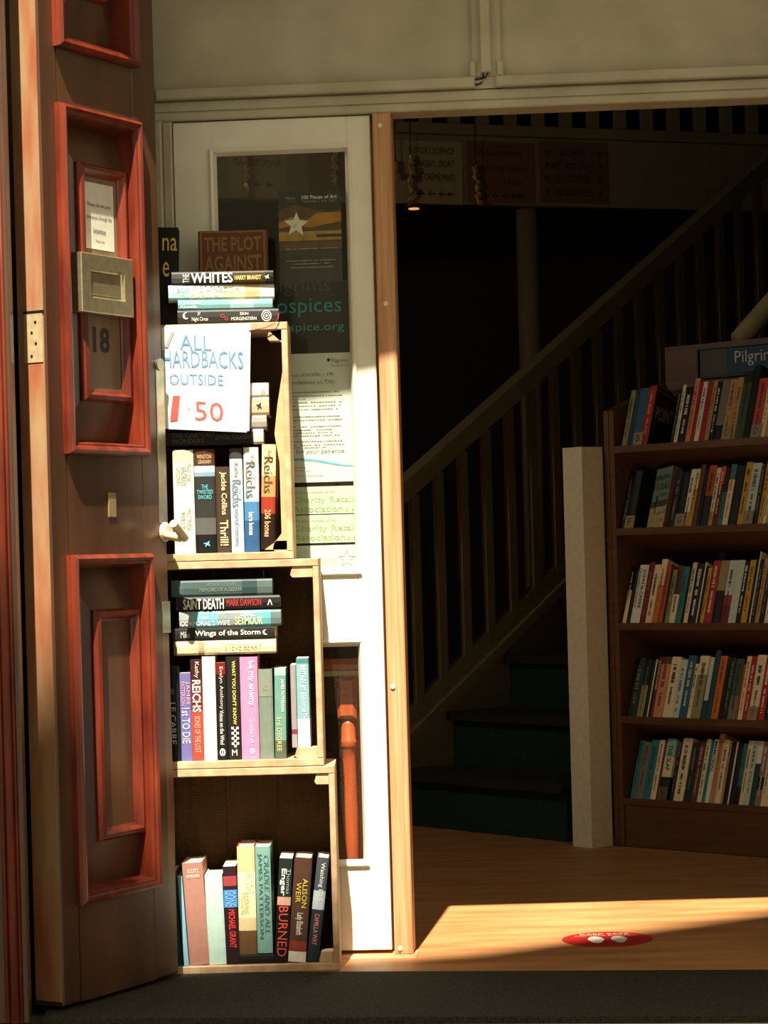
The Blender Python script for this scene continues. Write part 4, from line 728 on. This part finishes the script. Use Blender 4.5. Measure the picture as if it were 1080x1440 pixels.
for s_t, fx, fz, fw, fh, c in (('SEBASTIAN', .5, .84, .9, .09, (40, 56, 50)), ('FAULKS', .5, .70, .92, .12, (40, 56, 50)), ('where', .7, .56, .4, .06, (40, 50, 44)), ('my', .78, .36, .25, .06, (50, 46, 34)), ('heart used', .7, .26, .5, .06, (50, 46, 34)), ('to beat', .75, .14, .4, .06, (50, 46, 34))):
    text(s_t, (.0341, fx*wd, fz*hh), (0, fw*wd, 0), (0, 0, fh*hh), c, fb_)
# shelf letter markers
for r, px, L in ((0, 889, 'B'), (0, 1013, 'C'), (0, 1054, 'D'), (1, 877, 'F'), (1, 947, 'G'), (1, 1043, 'I'), (3, 1049, 'T'), (4, 923, 'V')):
    u = Bz(px, shelf_px[r][1])[0]
    mk = thing('shelf_marker', frame(BO + BU*u + Z*(SZ[r] + .0006) + bb*.001, BU, bb, bh_), 'small beige shelf marker lettered %s on the %s of the bookcase' % (L, ROWN[r]), 'marker', 'shelf letter markers')
    mw = .036
    MB().bbox(0, mw, 0, .0025, 0, .042, .001).build('tab', plain((150, 136, 108) if L != 'V' else (90, 76, 56), .6, .1, 40), mk)
    text(L, (mw*.5, -.0008, .022), (mw*(.08 if L == 'I' else .42), 0, 0), (0, 0, .022), (26, 24, 22), mk)

# ---------------------------------------------------------------- staircase
ST0 = Vector((.083, 8.5, 0)); SDv = Vector((.597, .5, 0)); SLEN = SDv.length; SD_ = SDv.normalized(); SWd = Vector((SD_.y, -SD_.x, 0))
STM = frame(ST0, SD_, -SWd)      # x up the flight, y to the far side (balustrade at y=0), -y towards the camera
sc_ = thing('staircase', STM, 'dark carpeted staircase with pale balustrade rising to the right', 'stairs')
CARPET = plain((16, 46, 36), .95, .3, 90, .4); TREAD = plain((30, 26, 20), .8)
RISE, RUN, X0 = .19, .286, -.154*SLEN
NST = 10
for k_ in range(1, NST + 1):
    x0 = X0 + (k_ - 1) * RUN
    s1 = MB().box(x0 + .02, x0 + RUN + .02, -.88, -.012, (k_-1)*RISE + (.001 if k_ == 1 else 0), k_*RISE - .03).build('riser', CARPET, sc_)
    MB().bbox(x0 - .012, x0 + RUN + .019, -.88, -.012, k_*RISE - .03, k_*RISE, .01).build('tread', TREAD, sc_)
sl_ = RISE / RUN
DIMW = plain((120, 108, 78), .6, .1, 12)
def slope_bar(name, xa, xb, za, hgt, y0, y1, mat):
    return MB().prism([(xa, y0, za), (xb, y0, za + (xb - xa)*sl_), (xb, y0, za + (xb - xa)*sl_ + hgt), (xa, y0, za + hgt)], (0, y1 - y0, 0)).build(name, mat, sc_)
inv = STM.inverted()
zr0 = W(580, 1040, 8.5).z; zr1 = zr0 + .05
xe = 2.80
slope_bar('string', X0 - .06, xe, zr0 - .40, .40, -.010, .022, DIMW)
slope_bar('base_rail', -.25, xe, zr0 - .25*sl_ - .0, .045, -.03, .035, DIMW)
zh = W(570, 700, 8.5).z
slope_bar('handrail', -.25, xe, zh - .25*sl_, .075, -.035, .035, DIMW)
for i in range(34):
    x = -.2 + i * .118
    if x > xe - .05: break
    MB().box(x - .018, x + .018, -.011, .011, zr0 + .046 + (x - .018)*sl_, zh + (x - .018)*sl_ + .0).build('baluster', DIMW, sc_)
# near-side handrail above the bookcase
q0 = W(1040, 478, 8.2); 
nr = tag(MB().tube([q0, q0 + Vector((.35, .29, .36)), q0 + Vector((.9, .75, .86))], .035, 12).build('stair_handrail', plain((176, 160, 120), .5), None, smooth=True), 'pale rounded stair handrail end above the bookcase sign', 'handrail')
# ---------------------------------------------------------------- gallery with direction signs
GA = math.radians(19); GX = Vector((math.cos(GA), math.sin(GA), 0)); GY = Vector((-GX.y, GX.x, 0)); GO = W(560, 285, 9.6); GM = frame(Vector((GO.x, GO.y, 0)), GX, GY)
gz0 = GO.z
def Gp(px, py, y=0.0):
    p = on_plane(px, py, Vector((GO.x, GO.y, 0)) + GY*y, GY) - Vector((GO.x, GO.y, 0)); return p.dot(GX), p.z
gz1 = Gp(560, 188)[1]
ga = thing('gallery', GM, 'pale upper gallery with balusters over the shop', 'gallery')
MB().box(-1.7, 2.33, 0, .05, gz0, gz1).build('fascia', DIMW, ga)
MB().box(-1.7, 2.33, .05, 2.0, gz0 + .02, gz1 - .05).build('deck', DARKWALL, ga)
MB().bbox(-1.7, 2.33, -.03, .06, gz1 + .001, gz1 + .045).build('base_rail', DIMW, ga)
b0 = Gp(600, 165)[0]; bs = Gp(640, 165)[0] - b0
i = -16
while b0 + i*bs < 2.3:
    x = b0 + i*bs; i += 1
    if x < -1.68: continue
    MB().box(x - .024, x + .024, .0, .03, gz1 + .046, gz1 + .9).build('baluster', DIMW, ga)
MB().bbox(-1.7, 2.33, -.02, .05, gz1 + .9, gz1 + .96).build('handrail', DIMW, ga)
def gsign(x0, x1, y0, y1, rgb, lines, label, yoff=.004):
    a0, zt_ = Gp(x0, y0); a1, zb_ = Gp(x1, y1)
    zb_ = max(zb_, gz0 - .01)
    t = thing('direction_sign', GM @ Matrix.Translation((a0, -yoff, zb_)), label, 'sign', 'direction signs on the gallery fascia')
    w_, h_ = a1 - a0, zt_ - zb_
    MB().box(0, w_, 0, .003, 0, h_).build('panel', plain(rgb, .6, .06, 20), t)
    for s_t, fx, fz, fw, fh in lines: text(s_t, (fx*w_, -.0008, fz*h_), (fw*w_, 0, 0), (0, 0, fh*h_), (34, 26, 18), t)
    return t, w_, h_
def arrow(t, cx, cz, dx, dz, L=.03):
    d = Vector((dx, 0, dz)); n_ = Vector((-dz, 0, dx)); c = Vector((cx, -.0008, cz)); m = MB()
    for a, b, wv in ((c - d*L*.5, c + d*L*.45, n_), (c + d*L*.5, c + d*L*.05 + n_*L*.38, d), (c + d*L*.5, c + d*L*.05 - n_*L*.38, d)):
        m.add([a - wv*.0028, a + wv*.0028, b + wv*.0028, b - wv*.0028], [(0, 1, 2, 3)])
    m.flat = True; m.build('arrow', plain((34, 26, 18), .6), t)
t, w_, h_ = gsign(553, 651, 197, 288, (150, 134, 98), [('HISTORY,SCIENCE', .55, .84, .66, .12), ('COOKERY, SPORT', .55, .63, .66, .13), ('TRUE CRIME,MAPS', .55, .42, .68, .13)], 'beige direction sign for history and cookery nearest the timber post')
for fx in (.38, .54, .7, .82): arrow(t, fx*w_, .16*h_, -1, 0)
t, w_, h_ = gsign(655, 752, 198, 287, (110, 74, 50), [('Politics/Military', .5, .80, .64, .13), ('Psychology,Science', .5, .56, .78, .14), ('religion', .68, .34, .28, .13)], 'dark red direction sign for politics and psychology, middle of three')
for fx in (.28, .42, .56, .7, .8): arrow(t, fx*w_, .12*h_, -1, 0)
t, w_, h_ = gsign(757, 855, 198, 287, (106, 76, 52), [('ART, MUSIC', .5, .80, .42, .12), ('ARTS AND CRAFTS', .5, .60, .66, .12), ('BIOGRAPHIES', .5, .39, .48, .12), ('RECORDS CDS', .5, .17, .52, .12)], 'brown direction sign for art and music with upward arrows')
for fz in (.80, .60, .39, .17):
    for fx in (.11, .89): arrow(t, fx*w_, fz*h_, 0, 1, .026)
t, w_, h_ = gsign(318, 404, 190, 278, (138, 122, 88), [('THRILLERS', .45, .80, .6, .12), ('TRANSPORT,POWER', .5, .55, .8, .13)], 'beige direction sign seen through the door pane')
for fx in (.3, .5, .7): arrow(t, fx*w_, .2*h_, -1, 0)
gsign(432, 520, 190, 278, (106, 74, 50), [], 'dark red direction sign partly seen through the door pane')
# hanging gold tinsel twists, lamp under the gallery, round column
r2 = random.Random(5)
for nm, (x, y0, y1) in (('long gold tinsel twist hanging in front of the history sign', (577, 218, 286)), ('short gold tinsel scrap hanging beside the timber post', (556, 226, 250)), ('gold tinsel twist hanging in front of the politics sign', (669, 232, 288)), ('gold tinsel twist seen through the left of the door pane', (347, 215, 278)), ('thin gold tinsel strand seen through the right of the door pane', (470, 205, 262))):
    gpl = Vector((GO.x, GO.y, 0)) - GY*.036
    p0_, p1_ = on_plane(x, y0, gpl, GY), on_plane(x + (6 if 'politics' in nm else 1), y1, gpl, GY); pts = []
    n = 14
    pts = [p0_.lerp(p1_, i/n) + Vector((r2.uniform(-.008, .008), r2.uniform(-.006, .006), 0)) for i in range(n + 1)]
    rt = thing('hanging_ornament', p0_, nm, 'ornament', 'gold tinsel twists hanging from the gallery')
    pts = [p - p0_ for p in pts]
    MB().tube(pts, [.004 + .012*abs(math.sin(i*1.3 + x)) * (1 if i % 3 else .4) for i in range(n + 1)], 5).build('tinsel', plain((226, 190, 120), .3, .3, 60, metal=.6), rt)
    MB().tube([(0, 0, 0), (0, 0, gz1 + .04 - p0_.z)], .0015, 4).build('string', BLACK, rt)
lp = W(582, 293, 9.9)
sp = thing('spotlight', lp, 'small glowing downlight under the gallery', 'lamp')
MB().tube([(0, 0, -.004), (0, 0, 0)], .022, 16).build('lens', emit((255, 180, 110), 0.9), sp)
MB().tube([(0, 0, .0005), (0, 0, gz0 - lp.z + .02)], .03, 16).build('housing', BLACK, sp)
cb = Gp(744, 400, .12); cp = Vector((GO.x, GO.y, 0)) + GX*cb[0] + GY*.12
ct = thing('column', Vector((cp.x, cp.y, 0)), 'slim round column holding up the gallery', 'column')
MB().tube([(0, 0, .06), (0, 0, gz0 + .019)], .048, 24).build('shaft', DIMW, ct, smooth=True); MB().tube([(0, 0, .0), (0, 0, .06)], .062, 24).build('base', DIMW, ct)

# added fill lamp, unseen at the left, to brighten bookcase, pier and gallery
lm = thing('added_fill_lamp', Vector((-1.6, 6.7, 2.45)), 'added unseen fill lamp shaped as a white pendant over the shop floor', 'lamp')
MB().tube([(0, 0, .02), (0, 0, .06), (0, 0, .16)], [.20, .19, .05], 24).build('fill_lamp_shade', plain((220, 214, 200), .6), lm, smooth=True)
MB().tube([(0, 0, .16), (0, 0, 2.45)], .006, 8).build('flex', BLACK, lm)
bl = bpy.data.lights.new('fill_bulb', 'POINT'); bl.shadow_soft_size = .08; bl.energy = 30.0; bl.color = (1.0, .86, .62)
bo = bpy.data.objects.new('fill_bulb', bl); COL.objects.link(bo); bo.parent = lm; bo.location = (0, 0, -.09); bo.rotation_euler = (0, 0, 0)
